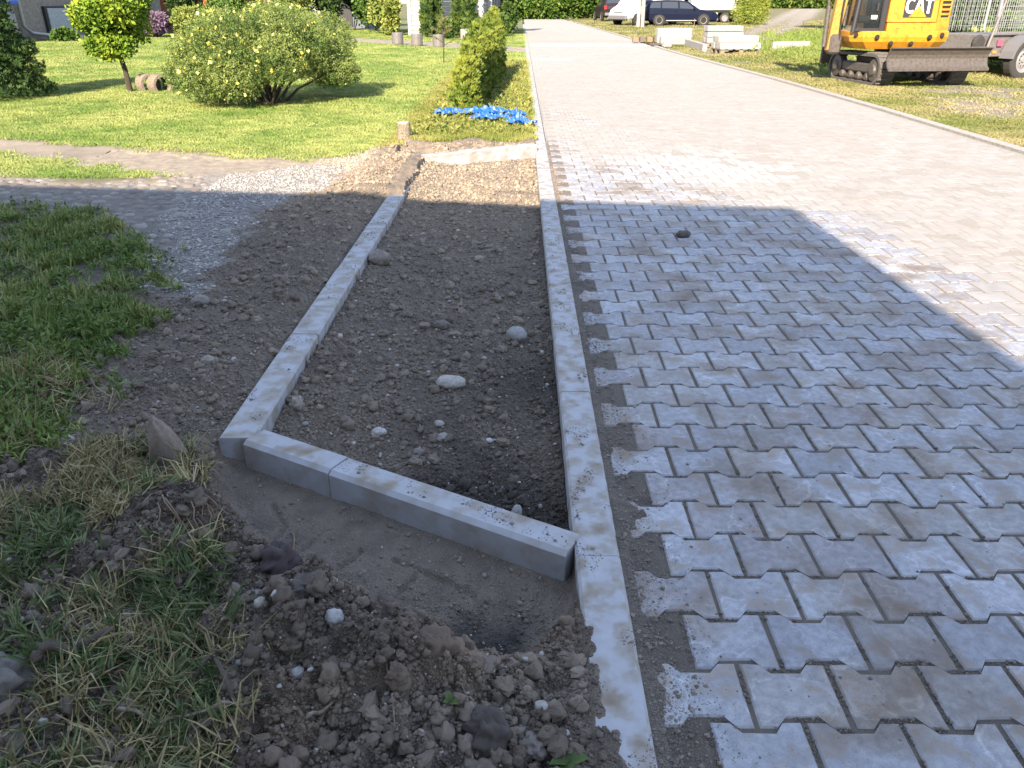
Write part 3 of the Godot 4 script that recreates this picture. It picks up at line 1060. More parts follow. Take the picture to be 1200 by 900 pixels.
# ---------------------------------------------------------------- buildings
func build_far_structures() -> void:
	# the house behind the photographer, whose shadow lies across the bed and the road
	var A := Vector2(0.03, -2.15)
	var B := Vector2(-9.5, -0.97)
	var C := Vector2(-9.8, -9.5)
	var D := Vector2(0.33, -10.6)
	var hs := thing("flat_roofed_house", "cream rendered flat roofed house behind the viewpoint, casting the wide shadow", "house")
	var st := st_new()
	var flat_poly := PackedVector2Array([A, B, C, D])
	var lay := Transform3D(Basis(Vector3(1, 0, 0), Vector3(0, 0, -1), Vector3(0, 1, 0)), Vector3.ZERO)
	prism(st, flat_poly, -0.3, 4.62, lay, 0.0)
	obj("wall", st, M.render, hs)
	st = st_new()
	prism(st, flat_poly, 4.62, 4.8, lay, 0.02)
	obj("roof", st, M.roof, hs)
	var along := (B - A).normalized()
	for t in [1.6, 4.4, 7.4]:
		var c2: Vector2 = A + along * t
		var turn := atan2(-along.y, -along.x)
		var bx := Transform3D(Basis(Vector3.UP, -atan2(along.y, along.x) * -1.0), W(c2.x, c2.y, 1.75))
		bx.basis = Basis(Vector3(along.x, 0, -along.y), Vector3.UP, Vector3(along.x, 0, -along.y).cross(Vector3.UP))
		st = st_new()
		box(st, Vector3(0, 0, 0), Vector3(1.2, 1.3, 0.12), 0.01, bx)
		var w := obj("window", st, M.white, hs)
		for s in [-0.28, 0.28]:
			st = st_new()
			box(st, Vector3(s, 0, 0), Vector3(0.48, 1.14, 0.14), 0.005, bx)
			obj("pane", st, M.glass, w)

	# grey house top left, seen along its shaded side
	var gr := thing("grey_house", "grey plastered house with drainpipe and small cellar door beyond the lawn", "house", W(-18.6, 35.2), 0.0)
	gr.rotation.y = -0.10
	st = st_new()
	box(st, Vector3(-4.0, 2.2, 0), Vector3(8.0, 5.4, 10.5), 0.02)
	obj("wall", st, M.plaster, gr)
	st = st_new()
	prism(st, PackedVector2Array([Vector2(-8.4, 4.9), Vector2(0.4, 4.9), Vector2(-4, 7.6)]), -5.6, 5.6)
	obj("roof", st, M.roof, gr)
	st = st_new()
	box(st, Vector3(0.06, 0.55, 0.2), Vector3(0.14, 1.35, 1.8), 0.01)
	var df := obj("door_frame", st, M.black, gr)
	st = st_new()
	box(st, Vector3(0.11, 0.55, 0.2), Vector3(0.12, 1.2, 1.55), 0.01)
	var dr := obj("door", st, M.door, gr)
	st = st_new()
	box(st, Vector3(0.19, 0.6, -0.45), Vector3(0.04, 0.1, 0.04), 0.01)
	obj("handle", st, M.black, dr)
	st = st_new()
	tube(st, [Vector3(0.16, 5.0, 2.6), Vector3(0.16, 0.55, 2.6), Vector3(0.22, 0.3, 2.3), Vector3(0.3, 0.2, 1.4)], [0.07], 8)
	obj("drainpipe", st, M.galv, gr)
	st = st_new()
	box(st, Vector3(0.5, 0.06, -0.6), Vector3(0.5, 0.16, 2.0), 0.02)
	obj("step", st, M.whiteconcrete, gr)
	st = st_new()
	box(st, Vector3(0.12, 0.55, 4.15), Vector3(0.34, 1.5, 2.1), 0.01)
	obj("lower_wall", st, M.block, gr)
	st = st_new()
	box(st, Vector3(0.2, 1.36, 4.1), Vector3(0.6, 0.12, 2.1), 0.01)
	obj("window_sill", st, M.bluepaint, gr)
	st = st_new()
	box(st, Vector3(0.02, 2.1, 4.1), Vector3(0.12, 1.3, 1.7), 0.01)
	var wn := obj("window", st, M.white, gr)
	st = st_new()
	box(st, Vector3(0.06, 2.1, 4.1), Vector3(0.08, 1.1, 1.5), 0.01)
	obj("pane", st, M.glass, wn)

	# red brick outbuilding behind the shrubs
	var rb := thing("brick_outbuilding", "orange red brick outbuilding half hidden behind shrubs and a picket fence", "outbuilding", W(-16.4, 46.0))
	st = st_new()
	box(st, Vector3(0, 1.4, 0), Vector3(3.4, 3.0, 4.0), 0.02)
	obj("wall", st, M.brick, rb)
	st = st_new()
	box(st, Vector3(-1.95, 1.4, 1.0), Vector3(0.5, 3.0, 2.0), 0.02)
	obj("white_wall", st, M.render, rb)
	st = st_new()
	prism(st, PackedVector2Array([Vector2(-2.4, 2.9), Vector2(2.0, 2.9), Vector2(0, 4.3)]), -2.2, 2.2)
	obj("roof", st, M.roof, rb)
	var pf := thing("picket_fence", "low fence of pale pointed pickets before the orange outbuilding", "fence", W(-16.6, 43.0))
	for i in 10:
		st = st_new()
		var hh := rng.randf_range(0.95, 1.15)
		prism(st, PackedVector2Array([Vector2(-0.05, 0), Vector2(0.05, 0), Vector2(0.05, hh - 0.08), Vector2(0, hh), Vector2(-0.05, hh - 0.08)]), -0.012, 0.012)
		var pk := obj("picket", st, M.oldwood, pf)
		pk.position.x = -0.9 + i * 0.2
	for y in [0.3, 0.8]:
		st = st_new()
		box(st, Vector3(0, y, -0.04), Vector3(2.1, 0.07, 0.04), 0.005)
		obj("rail", st, M.oldwood, pf)

	# shed of stacked concrete planks
	var sh := thing("concrete_plank_shed", "pale shed of stacked concrete planks behind the dark columnar thujas", "shed", W(-3.15, 39.0))
	var front := 3.5
	for i in 12:
		st = st_new()
		box(st, Vector3(0, 0.1 + i * 0.2, 0), Vector3(front, 0.188, 0.12), 0.025)
		obj("plank", st, M.plank, sh)
	for x in [-1.8, 1.8]:
		st = st_new()
		box(st, Vector3(x, 1.25, 0.03), Vector3(0.16, 2.6, 0.2), 0.015)
		obj("post", st, M.plank, sh)
	for i in 7:
		st = st_new()
		box(st, Vector3(1.86 + 0.06 * i, 1.25, -0.6 - i * 0.9), Vector3(0.06, 2.5, 0.86), 0.015)
		obj("side_panel", st, M.metalwall, sh)
	st = st_new()
	box(st, Vector3(-1.8, 1.25, -3.2), Vector3(0.1, 2.5, 6.0), 0.0)
	obj("back_wall", st, M.metalwall, sh)
	st = st_new()
	box(st, Vector3(0.1, 2.62, -3.0), Vector3(4.4, 0.12, 6.8), 0.02)
	obj("roof", st, M.metalwall, sh)

	# dark blue grey building beyond the bush
	var bb := thing("blue_grey_building", "blue grey building with a pale window beyond the flowering bush", "building", W(-10.9, 52.0), 0.05)
	st = st_new()
	box(st, Vector3(0, 1.5, 0), Vector3(4.2, 3.6, 4.0), 0.02)
	obj("wall", st, plain(lin(0.10, 0.115, 0.15), 0.7), bb)
	st = st_new()
	box(st, Vector3(-0.55, 1.25, 2.02), Vector3(0.9, 0.75, 0.08), 0.01)
	var w2 := obj("window", st, M.white, bb)
	st = st_new()
	box(st, Vector3(-0.55, 1.25, 2.05), Vector3(0.74, 0.6, 0.06), 0.01)
	obj("pane", st, plain(lin(0.35, 0.3, 0.28), 0.2), w2)
	st = st_new()
	box(st, Vector3(0.7, 0.95, 2.02), Vector3(0.9, 1.9, 0.08), 0.01)
	obj("door", st, M.black, bb)
	st = st_new()
	box(st, Vector3(0, 3.4, 0), Vector3(4.6, 0.15, 4.5), 0.02)
	obj("roof", st, M.roof, bb)

	# two-legged concrete utility pole
	var po := thing("utility_pole", "twin legged concrete utility pole standing before the white van", "pole", W(7.15, 52.0))
	for x in [-0.13, 0.13]:
		st = st_new()
		tube(st, [Vector3(x, -0.3, 0), Vector3(x * 0.8, 9.0, 0)], [0.115, 0.08], 8)
		obj("leg", st, M.pole, po)
	for i in 6:
		st = st_new()
		box(st, Vector3(0, 0.9 + i * 1.4, 0), Vector3(0.22, 0.12, 0.08), 0.01)
		obj("crosspiece", st, M.pole, po)
	st = st_new()
	box(st, Vector3(0, 8.5, 0), Vector3(1.6, 0.1, 0.1), 0.01)
	obj("crossarm", st, M.galv, po)


# ---------------------------------------------------------------- machines
func build_machines() -> void:
	excavator()
	trailer()
	build_cars()


func stadium(len: float, r0: float, r1: float, n := 8) -> PackedVector2Array:
	# side outline of a track belt in (z, y), front at +len/2
	var p := PackedVector2Array()
	for i in n + 1:
		var a := -PI / 2 + PI * i / n
		p.append(Vector2(len / 2 + cos(a) * r1, sin(a) * r1 + r1))
	for i in n + 1:
		var a := PI / 2 + PI * i / n
		p.append(Vector2(-len / 2 + cos(a) * r0, sin(a) * r0 + r0))
	return p


func excavator() -> void:
	var ex := thing("mini_excavator", "yellow mini excavator with black cab and raised front blade, parked on the verge", "excavator", W(7.05, 16.1, 0.015))
	var ut := 0.13
	var rot := Basis(Vector3.UP, ut)
	for s in [-1.0, 1.0]:
		# the belt: an endless band
		var out := stadium(1.36, 0.255, 0.265)
		var inn := PackedVector2Array()
		for p in out:
			var c := Vector2(clampf(p.x, -0.68, 0.68), 0.26)
			inn.append(c + (p - c) * (1.0 - 0.05 / (p - c).length()))
		var st := st_new()
		var n := out.size()
		var w := 0.15
		for i in n:
			var j := (i + 1) % n
			var a := out[i]; var b := out[j]; var ai := inn[i]; var bi := inn[j]
			var nrm := (a - ai + b - bi)
			quad(st, Vector3(-w, a.y, a.x), Vector3(w, a.y, a.x), Vector3(w, b.y, b.x), Vector3(-w, b.y, b.x), Vector3(0, nrm.y, nrm.x))
			quad(st, Vector3(-w, ai.y, ai.x), Vector3(w, ai.y, ai.x), Vector3(w, bi.y, bi.x), Vector3(-w, bi.y, bi.x), -Vector3(0, nrm.y, nrm.x))
			for e in [-1.0, 1.0]:
				quad(st, Vector3(w * e, a.y, a.x), Vector3(w * e, b.y, b.x), Vector3(w * e, bi.y, bi.x), Vector3(w * e, ai.y, ai.x), Vector3(e, 0, 0))
		var tr := obj("track", st, M.mudrubber, ex)
		tr.transform = Transform3D(rot, rot * Vector3(s * 0.70, 0, 0))
		# lugs of the rubber belt
		var per := 0.0
		var acc := [0.0]
		for i in n:
			per += out[i].distance_to(out[(i + 1) % n])
			acc.append(per)
		for k in 42:
			var want := per * (k + 0.5) / 42.0
			var i := 0
			while acc[i + 1] < want: i += 1
			var t: float = (want - acc[i]) / (acc[i + 1] - acc[i])
			var p := out[i].lerp(out[(i + 1) % n], t)
			var tang := (out[(i + 1) % n] - out[i]).normalized()
			st = st_new()
			var ang := atan2(tang.y, tang.x)
			box(st, Vector3.ZERO, Vector3(0.27, 0.045, 0.045), 0.008)
			var lg := obj("tread_lug", st, M.mudrubber, tr)
			lg.transform = Transform3D(Basis(Vector3.RIGHT, -ang), Vector3(0.01 if k % 2 else -0.01, p.y, p.x))
		st = st_new()
		box(st, Vector3(0, 0.27, 0), Vector3(0.2, 0.17, 1.15), 0.03)
		var fr := obj("track_frame", st, M.steel, ex)
		fr.transform = tr.transform
		for k in 2:
			st = st_new()
			disc_lathe(st, [Vector2(0, 0.10), Vector2(0.08, 0.10), Vector2(0.10, 0.07), Vector2(0.19, 0.06), Vector2(0.2, 0.0), Vector2(0.2, -0.06), Vector2(0, -0.07)], Transform3D(Basis(Vector3.BACK, PI / 2 * -s), Vector3.ZERO), 16)
			var sp := obj("sprocket" if k == 0 else "idler", st, M.steel, ex)
			sp.transform = Transform3D(rot, tr.position + rot * Vector3(s * 0.06, 0.26, -0.68 if k == 0 else 0.68))
		for k in 4:
			st = st_new()
			disc_lathe(st, [Vector2(0, 0.13), Vector2(0.05, 0.13), Vector2(0.075, 0.10), Vector2(0.075, -0.1), Vector2(0, -0.1)], Transform3D(Basis(Vector3.BACK, PI / 2 * -s), Vector3.ZERO), 12)
			var ro := obj("roller", st, M.steel, ex)
			ro.transform = Transform3D(rot, tr.position + rot * Vector3(0, 0.13, -0.45 + 0.3 * k))
	var st := st_new()
	box(st, Vector3(0, 0.36, 0), Vector3(1.15, 0.22, 0.9), 0.04)
	var car := obj("undercarriage", st, M.steel, ex)
	car.transform = Transform3D(rot, Vector3.ZERO)
	st = st_new()
	disc_lathe(st, [Vector2(0, 0.47), Vector2(0.42, 0.47), Vector2(0.42, 0.62), Vector2(0, 0.62)], Transform3D.IDENTITY, 28)
	obj("slew_ring", st, M.black, ex)
	# dozer blade, a curved plate raised off the ground
	st = st_new()
	var prof := []
	for i in 7:
		var t := i / 6.0
		prof.append(Vector2(0.30 + 0.36 * t, 0.10 * pow(2.0 * t - 1.0, 2.0)))
	for i in 6:
		var p0: Vector2 = prof[i]
		var p1: Vector2 = prof[i + 1]
		for e in [0.0, -0.035]:
			quad(st, Vector3(-0.93, p0.x, p0.y + e), Vector3(0.93, p0.x, p0.y + e), Vector3(0.93, p1.x, p1.y + e), Vector3(-0.93, p1.x, p1.y + e), Vector3(0, 0, 1.0 if e == 0.0 else -1.0))
		for s in [-1.0, 1.0]:
			quad(st, Vector3(0.93 * s, p0.x, p0.y), Vector3(0.93 * s, p1.x, p1.y), Vector3(0.93 * s, p1.x, p1.y - 0.035), Vector3(0.93 * s, p0.x, p0.y - 0.035), Vector3(s, 0, 0))
	box(st, Vector3(0, 0.305, 0.09), Vector3(1.86, 0.05, 0.03), 0.006)
	box(st, Vector3(0, 0.655, 0.085), Vector3(1.86, 0.025, 0.05), 0.006)
	var bl := obj("dozer_blade", st, M.steel, ex)
	bl.transform = Transform3D(rot, rot * Vector3(0.02, 0, 1.22))
	for s in [-0.3, 0.3]:
		st = st_new()
		box(st, Vector3(s, 0.42, 0.85), Vector3(0.09, 0.1, 0.75), 0.02)
		var am := obj("blade_arm", st, M.steel, ex)
		am.transform = Transform3D(rot, Vector3.ZERO)
	st = st_new()
	box(st, Vector3(-0.78, 0.42, -1.12), Vector3(0.34, 0.3, 0.05), 0.02)
	var pl := obj("rear_plate", st, M.steel, ex)
	pl.transform = Transform3D(rot, Vector3.ZERO)
	# upper house, turned to face left
	var lay := Basis(Vector3(1, 0, 0), Vector3(0, 0, -1), Vector3(0, 1, 0))
	var plan := PackedVector2Array([Vector2(-0.92, -0.52), Vector2(-0.74, -0.70), Vector2(-0.2, -0.74), Vector2(0.55, -0.72), Vector2(0.82, -0.58), Vector2(0.95, -0.3), Vector2(0.98, 0.0), Vector2(0.95, 0.3), Vector2(0.82, 0.58), Vector2(0.55, 0.72), Vector2(-0.74, 0.70), Vector2(-0.92, 0.52)])
	st = st_new()
	skirt(st, plan, [[0.60, 0.84], [0.72, 0.97], [0.80, 1.0], [0.885, 1.0], [0.895, 0.985]])
	var hs := obj("swing_frame", st, M.yellow, ex)
	for p in [Vector3(-0.83, 0.83, 0.62), Vector3(-0.50, 0.80, 0.735), Vector3(-0.22, 0.70, 0.68), Vector3(0.14, 0.70, 0.68), Vector3(0.42, 0.80, 0.745), Vector3(0.66, 0.83, 0.68)]:
		st = st_new()
		disc_lathe(st, [Vector2(0, 0.02), Vector2(0.03, 0.02), Vector2(0.045, 0.0)], Transform3D(Basis(Vector3.RIGHT, PI / 2), Vector3.ZERO), 12)
		var bo := obj("bolt_recess", st, M.darkgap, hs)
		bo.position = p
	# narrow belt band and engine hood
	var band := PackedVector2Array([Vector2(-0.36, -0.71), Vector2(0.50, -0.71), Vector2(0.80, -0.56), Vector2(0.93, -0.25), Vector2(0.93, 0.25), Vector2(0.80, 0.56), Vector2(0.50, 0.71), Vector2(-0.36, 0.71)])
	st = st_new()
	skirt(st, band, [[0.89, 0.99], [1.03, 0.99]])
	obj("side_panel", st, M.yellow, ex)
	st = st_new()
	box(st, Vector3(-0.15, 0.96, 0.708), Vector3(0.07, 0.035, 0.012), 0.003)
	obj("side_marker", st, M.orange, ex)
	var hood := PackedVector2Array([Vector2(-0.36, -0.69), Vector2(0.50, -0.69), Vector2(0.50, 0.69), Vector2(-0.36, 0.69)])
	st = st_new()
	skirt(st, hood, [[1.042, 1.0], [1.55, 0.97], [1.68, 0.9], [1.74, 0.78]])
	var hd := obj("engine_hood", st, M.yellow, ex)
	var tail := PackedVector2Array([Vector2(0.515, -0.67), Vector2(0.79, -0.53), Vector2(0.90, -0.22), Vector2(0.90, 0.22), Vector2(0.79, 0.53), Vector2(0.515, 0.67)])
	st = st_new()
	skirt(st, tail, [[0.93, 1.04], [1.2, 1.03], [1.5, 0.99], [1.66, 0.9]])
	var tl := obj("counterweight", st, M.yellow, ex)
	# vent slots on its near corner
	var vdir := (Vector3(0.79, 0, 0.53) - Vector3(0.515, 0, 0.67)).normalized()
	var vn := Vector3(-vdir.z, 0, vdir.x)
	for k in 6:
		st = st_new()
		var bs := Basis(vdir, Vector3.UP, vdir.cross(Vector3.UP))
		box(st, Vector3.ZERO, Vector3(0.20, 0.035, 0.02), 0.004, Transform3D(bs, Vector3(0.66, 1.13 + k * 0.075, 0.607)))
		obj("vent_slot", st, M.darkgap, tl)
		st = st_new()
		box(st, Vector3.ZERO, Vector3(0.21, 0.014, 0.035), 0.003, Transform3D(bs, Vector3(0.665, 1.156 + k * 0.075, 0.615)))
		obj("vent_lip", st, M.yellow, tl)
	# name plate: black panel, white letters, yellow triangle
	st = st_new()
	box(st, Vector3(0.15, 1.29, 0.683), Vector3(0.50, 0.36, 0.014), 0.003)
	var np := obj("name_plate", st, M.black, ex)
	var tm := TextMesh.new()
	var sf := SystemFont.new()
	sf.font_names = PackedStringArray(["Droid Sans"])
	sf.font_weight = 900
	tm.font = sf
	tm.text = "CAT"
	tm.font_size = 64
	tm.pixel_size = 0.0046
	tm.depth = 0.006
	var lt := obj("lettering", tm, M.white, np)
	lt.position = Vector3(0.15, 1.295, 0.693)
	lt.scale = Vector3(0.92, 1.12, 1)
	st = st_new()
	prism(st, PackedVector2Array([Vector2(-0.155, -0.16), Vector2(0.155, -0.16), Vector2(0.0, 0.02)]), 0.0, 0.006)
	var tg := obj("triangle", st, M.yellow, np)
	tg.position = Vector3(0.15, 1.285, 0.694)
	# cab
	var cabp := [Vector3(-0.90, 0.90, 0.62), Vector3(-0.80, 2.2, 0.58)]
	for sz in [0.62, -0.05]:
		for q in [[-0.90, -0.82], [-0.42, -0.44]]:
			st = st_new()
			tube(st, [Vector3(q[0], 0.88, sz), Vector3(q[1], 2.2, sz * 0.95)], [0.045], 6)
			obj("cab_post", st, M.black, ex)
	st = st_new()
	box(st, Vector3(-0.42, 1.45, 0.645), Vector3(0.10, 1.2, 0.05), 0.015)
	obj("door_pillar", st, M.black, ex)
	st = st_new()
	box(st, Vector3(-0.62, 2.24, 0.28), Vector3(0.85, 0.12, 0.86), 0.04)
	obj("cab_roof", st, M.black, ex)
	st = st_new()
	box(st, Vector3(-0.66, 0.915, 0.64), Vector3(0.46, 0.06, 0.04), 0.01)
	var dd := obj("cab_door", st, M.black, ex)
	st = st_new()
	prism(st, PackedVector2Array([Vector2(-0.87, 0.95), Vector2(-0.48, 0.95), Vector2(-0.48, 2.16), Vector2(-0.80, 2.16)]), 0.630, 0.636)
	obj("door_glass", st, M.cabglass, dd)
	st = st_new()
	box(st, Vector3(-0.55, 1.28, 0.655), Vector3(0.04, 0.14, 0.03), 0.008)
	obj("handle", st, M.black, dd)
	st = st_new()
	box(st, Vector3(-0.58, 1.12, 0.642), Vector3(0.10, 0.06, 0.004), 0.0)
	obj("sticker", st, M.white, dd)
	st = st_new()
	prism(st, PackedVector2Array([Vector2(-0.90, 0.98), Vector2(-0.895, 0.98), Vector2(-0.815, 2.16), Vector2(-0.82, 2.16)]), -0.02, 0.58)
	obj("windscreen", st, M.cabglass, ex)
	st = st_new()
	box(st, Vector3(-0.56, 1.08, 0.28), Vector3(0.42, 0.12, 0.46), 0.04)
	box(st, Vector3(-0.38, 1.42, 0.28), Vector3(0.12, 0.66, 0.44), 0.04)
	obj("seat", st, M.greyplastic, ex)
	# boom, dipper and bucket, folded above the picture's edge
	st = st_new()
	box(st, Vector3(-1.02, 0.66, 0.10), Vector3(0.22, 0.34, 0.26), 0.04)
	obj("swing_bracket", st, M.steel, ex)
	st = st_new()
	prism(st, PackedVector2Array([Vector2(-1.16, 0.56), Vector2(-1.0, 0.54), Vector2(-0.90, 1.45), Vector2(-1.10, 2.2), Vector2(-1.75, 2.95), Vector2(-1.86, 2.86), Vector2(-1.30, 2.1), Vector2(-1.10, 1.45)]), 0.03, 0.18, Transform3D.IDENTITY, 0.012)
	obj("boom", st, M.dusty, ex)
	st = st_new()
	tube(st, [Vector3(-1.20, 0.62, 0.11), Vector3(-1.22, 1.3, 0.11)], [0.045], 8)
	tube(st, [Vector3(-1.22, 1.3, 0.11), Vector3(-1.30, 2.0, 0.11)], [0.025], 8)
	obj("boom_cylinder", st, M.steel, ex)
	for k in 2:
		st = st_new()
		tube(st, [Vector3(-0.98, 0.75, 0.2 + 0.03 * k), Vector3(-1.0, 1.2, 0.21 + 0.03 * k), Vector3(-0.98, 1.7, 0.2 + 0.03 * k)], [0.014], 6)
		obj("hose", st, M.black, ex)
	st = st_new()
	prism(st, PackedVector2Array([Vector2(-1.72, 3.02), Vector2(-1.90, 2.94), Vector2(-1.56, 1.86), Vector2(-1.44, 1.90)]), 0.04, 0.16, Transform3D.IDENTITY, 0.01)
	obj("dipper_arm", st, M.dusty, ex)
	st = st_new()
	prism(st, PackedVector2Array([Vector2(-1.60, 1.95), Vector2(-1.45, 2.0), Vector2(-1.20, 1.9), Vector2(-1.16, 1.68), Vector2(-1.32, 1.54), Vector2(-1.54, 1.60)]), -0.15, 0.35, Transform3D.IDENTITY, 0.01)
	obj("bucket", st, M.steel, ex)
	st = st_new()
	box(st, Vector3(-0.405, 1.5, 0.28), Vector3(0.03, 1.25, 0.66), 0.005)
	obj("cab_rear_wall", st, M.black, ex)
	shift_house(ex, -0.24)


func shift_house(ex: Node3D, by: float) -> void:
	var lower := ["track", "track_frame", "sprocket", "idler", "roller", "undercarriage", "slew_ring", "dozer_blade", "blade_arm", "rear_plate"]
	for c in ex.get_children():
		var n := str(c.name)
		if n.length() > 4 and n.substr(n.length() - 4, 1) == "_" and n.right(3).is_valid_int(): n = n.substr(0, n.length() - 4)
		if not n in lower: c.position.x += by


func skirt(st: SurfaceTool, plan: PackedVector2Array, levels: Array) -> void:
	# stacked rings of a plan outline (x, z), each [height, scale about the outline's centre]
	var c := Vector2.ZERO
	for p in plan: c += p
	c /= plan.size()
	var n := plan.size()
	var rings := []
	for l in levels:
		var r := []
		for p in plan:
			var q: Vector2 = c + (p - c) * l[1]
			r.append(Vector3(q.x, l[0], q.y))
		rings.append(r)
	var ctr := Vector3(c.x, (levels[0][0] + levels[-1][0]) * 0.5, c.y)
	for i in rings.size() - 1:
		for k in n:
			var j := (k + 1) % n
			var m: Vector3 = (rings[i][k] + rings[i + 1][j]) * 0.5 - ctr
			m.y = 0.0 if absf(rings[i][k].x - rings[i + 1][k].x) < 0.001 else m.y
			quad(st, rings[i][k], rings[i][j], rings[i + 1][j], rings[i + 1][k], m)
	var tris := Geometry2D.triangulate_polygon(plan)
	for e in [[0, Vector3.DOWN], [rings.size() - 1, Vector3.UP]]:
		for k in range(0, tris.size(), 3):
			tri(st, rings[e[0]][tris[k]], rings[e[0]][tris[k + 1]], rings[e[0]][tris[k + 2]], e[1])


func wheel(parent: Node, at: Vector3, r: float, w: float, out: float, rim: Material) -> MeshInstance3D:
	# axle along local z, the outer side towards out
	var t := Transform3D(Basis(Vector3.RIGHT, PI / 2 * out), Vector3.ZERO)
	var st := st_new()
	var h := w / 2
	disc_lathe(st, [Vector2(r * 0.62, h * 0.9), Vector2(r * 0.80, h * 1.02), Vector2(r * 0.95, h * 0.9), Vector2(r, h * 0.65), Vector2(r, -h * 0.65), Vector2(r * 0.95, -h), Vector2(r * 0.5, -h)], t, 28)
	var ty := obj("wheel", st, M.rubber, parent)
	ty.position = at
	st = st_new()
	disc_lathe(st, [Vector2(0, h * 0.72), Vector2(r * 0.13, h * 0.72), Vector2(r * 0.16, h * 0.5), Vector2(r * 0.36, h * 0.62), Vector2(r * 0.44, h * 0.45), Vector2(r * 0.52, h * 0.40), Vector2(r * 0.57, h * 0.88), Vector2(r * 0.63, h * 0.92)], t, 28)
	obj("rim", st, rim, ty)
	for k in 10:
		var a := TAU * k / 10
		st = st_new()
		disc_lathe(st, [Vector2(0, h * 0.66), Vector2(r * 0.045, h * 0.655)], Transform3D(t.basis, t.basis * Vector3(cos(a) * r * 0.30, 0.0, sin(a) * r * 0.30)), 8)
		obj("rim_hole", st, M.darkgap, ty)
	return ty


func trailer() -> void:
	var tr := thing("box_trailer", "grey box trailer with wire mesh sides at the right edge of the verge", "trailer", W(8.86, 16.3, 0.02), 0.42)
	var L := 2.6
	var st := st_new()
	box(st, Vector3(L / 2, 0.62, -0.65), Vector3(L, 0.36, 1.24), 0.015)
	obj("body", st, M.greypaint, tr)
	st = st_new()
	box(st, Vector3(L / 2, 0.815, 0.0), Vector3(L + 0.04, 0.05, 0.06), 0.01)
	box(st, Vector3(L / 2, 0.45, 0.0), Vector3(L + 0.02, 0.06, 0.05), 0.01)
	obj("side_rail", st, M.greypaint, tr)
	for x in [0.03, L * 0.5, L - 0.03]:
		st = st_new()
		box(st, Vector3(x, 1.25, -0.02), Vector3(0.045, 0.86, 0.045), 0.006)
		obj("cage_post", st, M.galv, tr)
		st = st_new()
		box(st, Vector3(x, 1.25, -1.26), Vector3(0.045, 0.86, 0.045), 0.006)
		obj("cage_post", st, M.galv, tr)
	for z in [-0.02, -1.26]:
		st = st_new()
		box(st, Vector3(L / 2, 1.70, z), Vector3(L, 0.04, 0.04), 0.006)
		obj("top_rail", st, M.galv, tr)
		for i in 40:
			st = st_new()
			tube(st, [Vector3(0.06 + i * (L - 0.12) / 39.0, 0.84, z), Vector3(0.06 + i * (L - 0.12) / 39.0, 1.69, z)], [0.004], 4, false)
			obj("mesh_wire", st, M.galv, tr)
		for i in 9:
			st = st_new()
			tube(st, [Vector3(0.03, 0.92 + i * 0.09, z), Vector3(L - 0.03, 0.92 + i * 0.09, z)], [0.004], 4, false)
			obj("mesh_wire", st, M.galv, tr)
	for i in 14:
		st = st_new()
		tube(st, [Vector3(0.03, 0.84, -0.06 - i * 0.09), Vector3(0.03, 1.69, -0.06 - i * 0.09)], [0.004], 4, false)
		obj("mesh_wire", st, M.galv, tr)
	# slanted front brace, drawbar and jockey wheel
	st = st_new()
	tube(st, [Vector3(-0.10, 0.55, 0.0), Vector3(0.10, 1.38, 0.0)], [0.03], 6)
	obj("brace", st, M.greypaint, tr)
	st = st_new()
	tube(st, [Vector3(0.1, 0.45, -0.25), Vector3(-0.75, 0.45, -0.62), Vector3(-0.95, 0.46, -0.65)], [0.035], 6)
	tube(st, [Vector3(0.1, 0.45, -1.05), Vector3(-0.75, 0.45, -0.68)], [0.035], 6)
	obj("drawbar", st, M.galv, tr)
	st = st_new()
	disc_lathe(st, [Vector2(0, 0.05), Vector2(0.12, 0.05), Vector2(0.15, 0.0), Vector2(0.12, -0.05), Vector2(0, -0.05)], Transform3D(Basis(Vector3.RIGHT, PI / 2), Vector3(-0.22, 0.66, -0.12)), 16)
	obj("jockey_wheel", st, M.rubber, tr)
	wheel(tr, Vector3(0.68, 0.365, 0.16), 0.365, 0.2, 1.0, M.alloy)
	wheel(tr, Vector3(0.68, 0.365, -1.46), 0.365, 0.2, -1.0, M.alloy)
	st = st_new()
	tube(st, [Vector3(0.68, 0.365, 0.1), Vector3(0.68, 0.365, -1.4)], [0.04], 8)
	obj("axle", st, M.black, tr)
	# mudguard arch
	st = st_new()
	for i in 10:
		var a := PI * (0.02 + 0.96 * i / 10.0)
		var b := PI * (0.02 + 0.96 * (i + 1) / 10.0)
		for r in [0.43, 0.415]:
			quad(st, Vector3(0.68 + cos(a) * r, 0.365 + sin(a) * r, 0.02), Vector3(0.68 + cos(b) * r, 0.365 + sin(b) * r, 0.02), Vector3(0.68 + cos(b) * r, 0.365 + sin(b) * r, 0.28), Vector3(0.68 + cos(a) * r, 0.365 + sin(a) * r, 0.28), Vector3(cos(a), sin(a), 0) * (1.0 if r > 0.42 else -1.0))
		quad(st, Vector3(0.68 + cos(a) * 0.43, 0.365 + sin(a) * 0.43, 0.28), Vector3(0.68 + cos(b) * 0.43, 0.365 + sin(b) * 0.43, 0.28), Vector3(0.68 + cos(b) * 0.36, 0.365 + sin(b) * 0.36, 0.28), Vector3(0.68 + cos(a) * 0.36, 0.365 + sin(a) * 0.36, 0.28), Vector3(0, 0, 1))
	obj("mudguard", st, M.greyplastic, tr)
	st = st_new()
	box(st, Vector3(0.22, 0.66, 0.0), Vector3(0.13, 0.12, 0.02), 0.002)
	obj("sticker", st, M.pinksign, tr)
	st = st_new()
	box(st, Vector3(0.08, 0.50, 0.03), Vector3(0.08, 0.05, 0.03), 0.006)
	obj("side_marker", st, M.orange, tr)


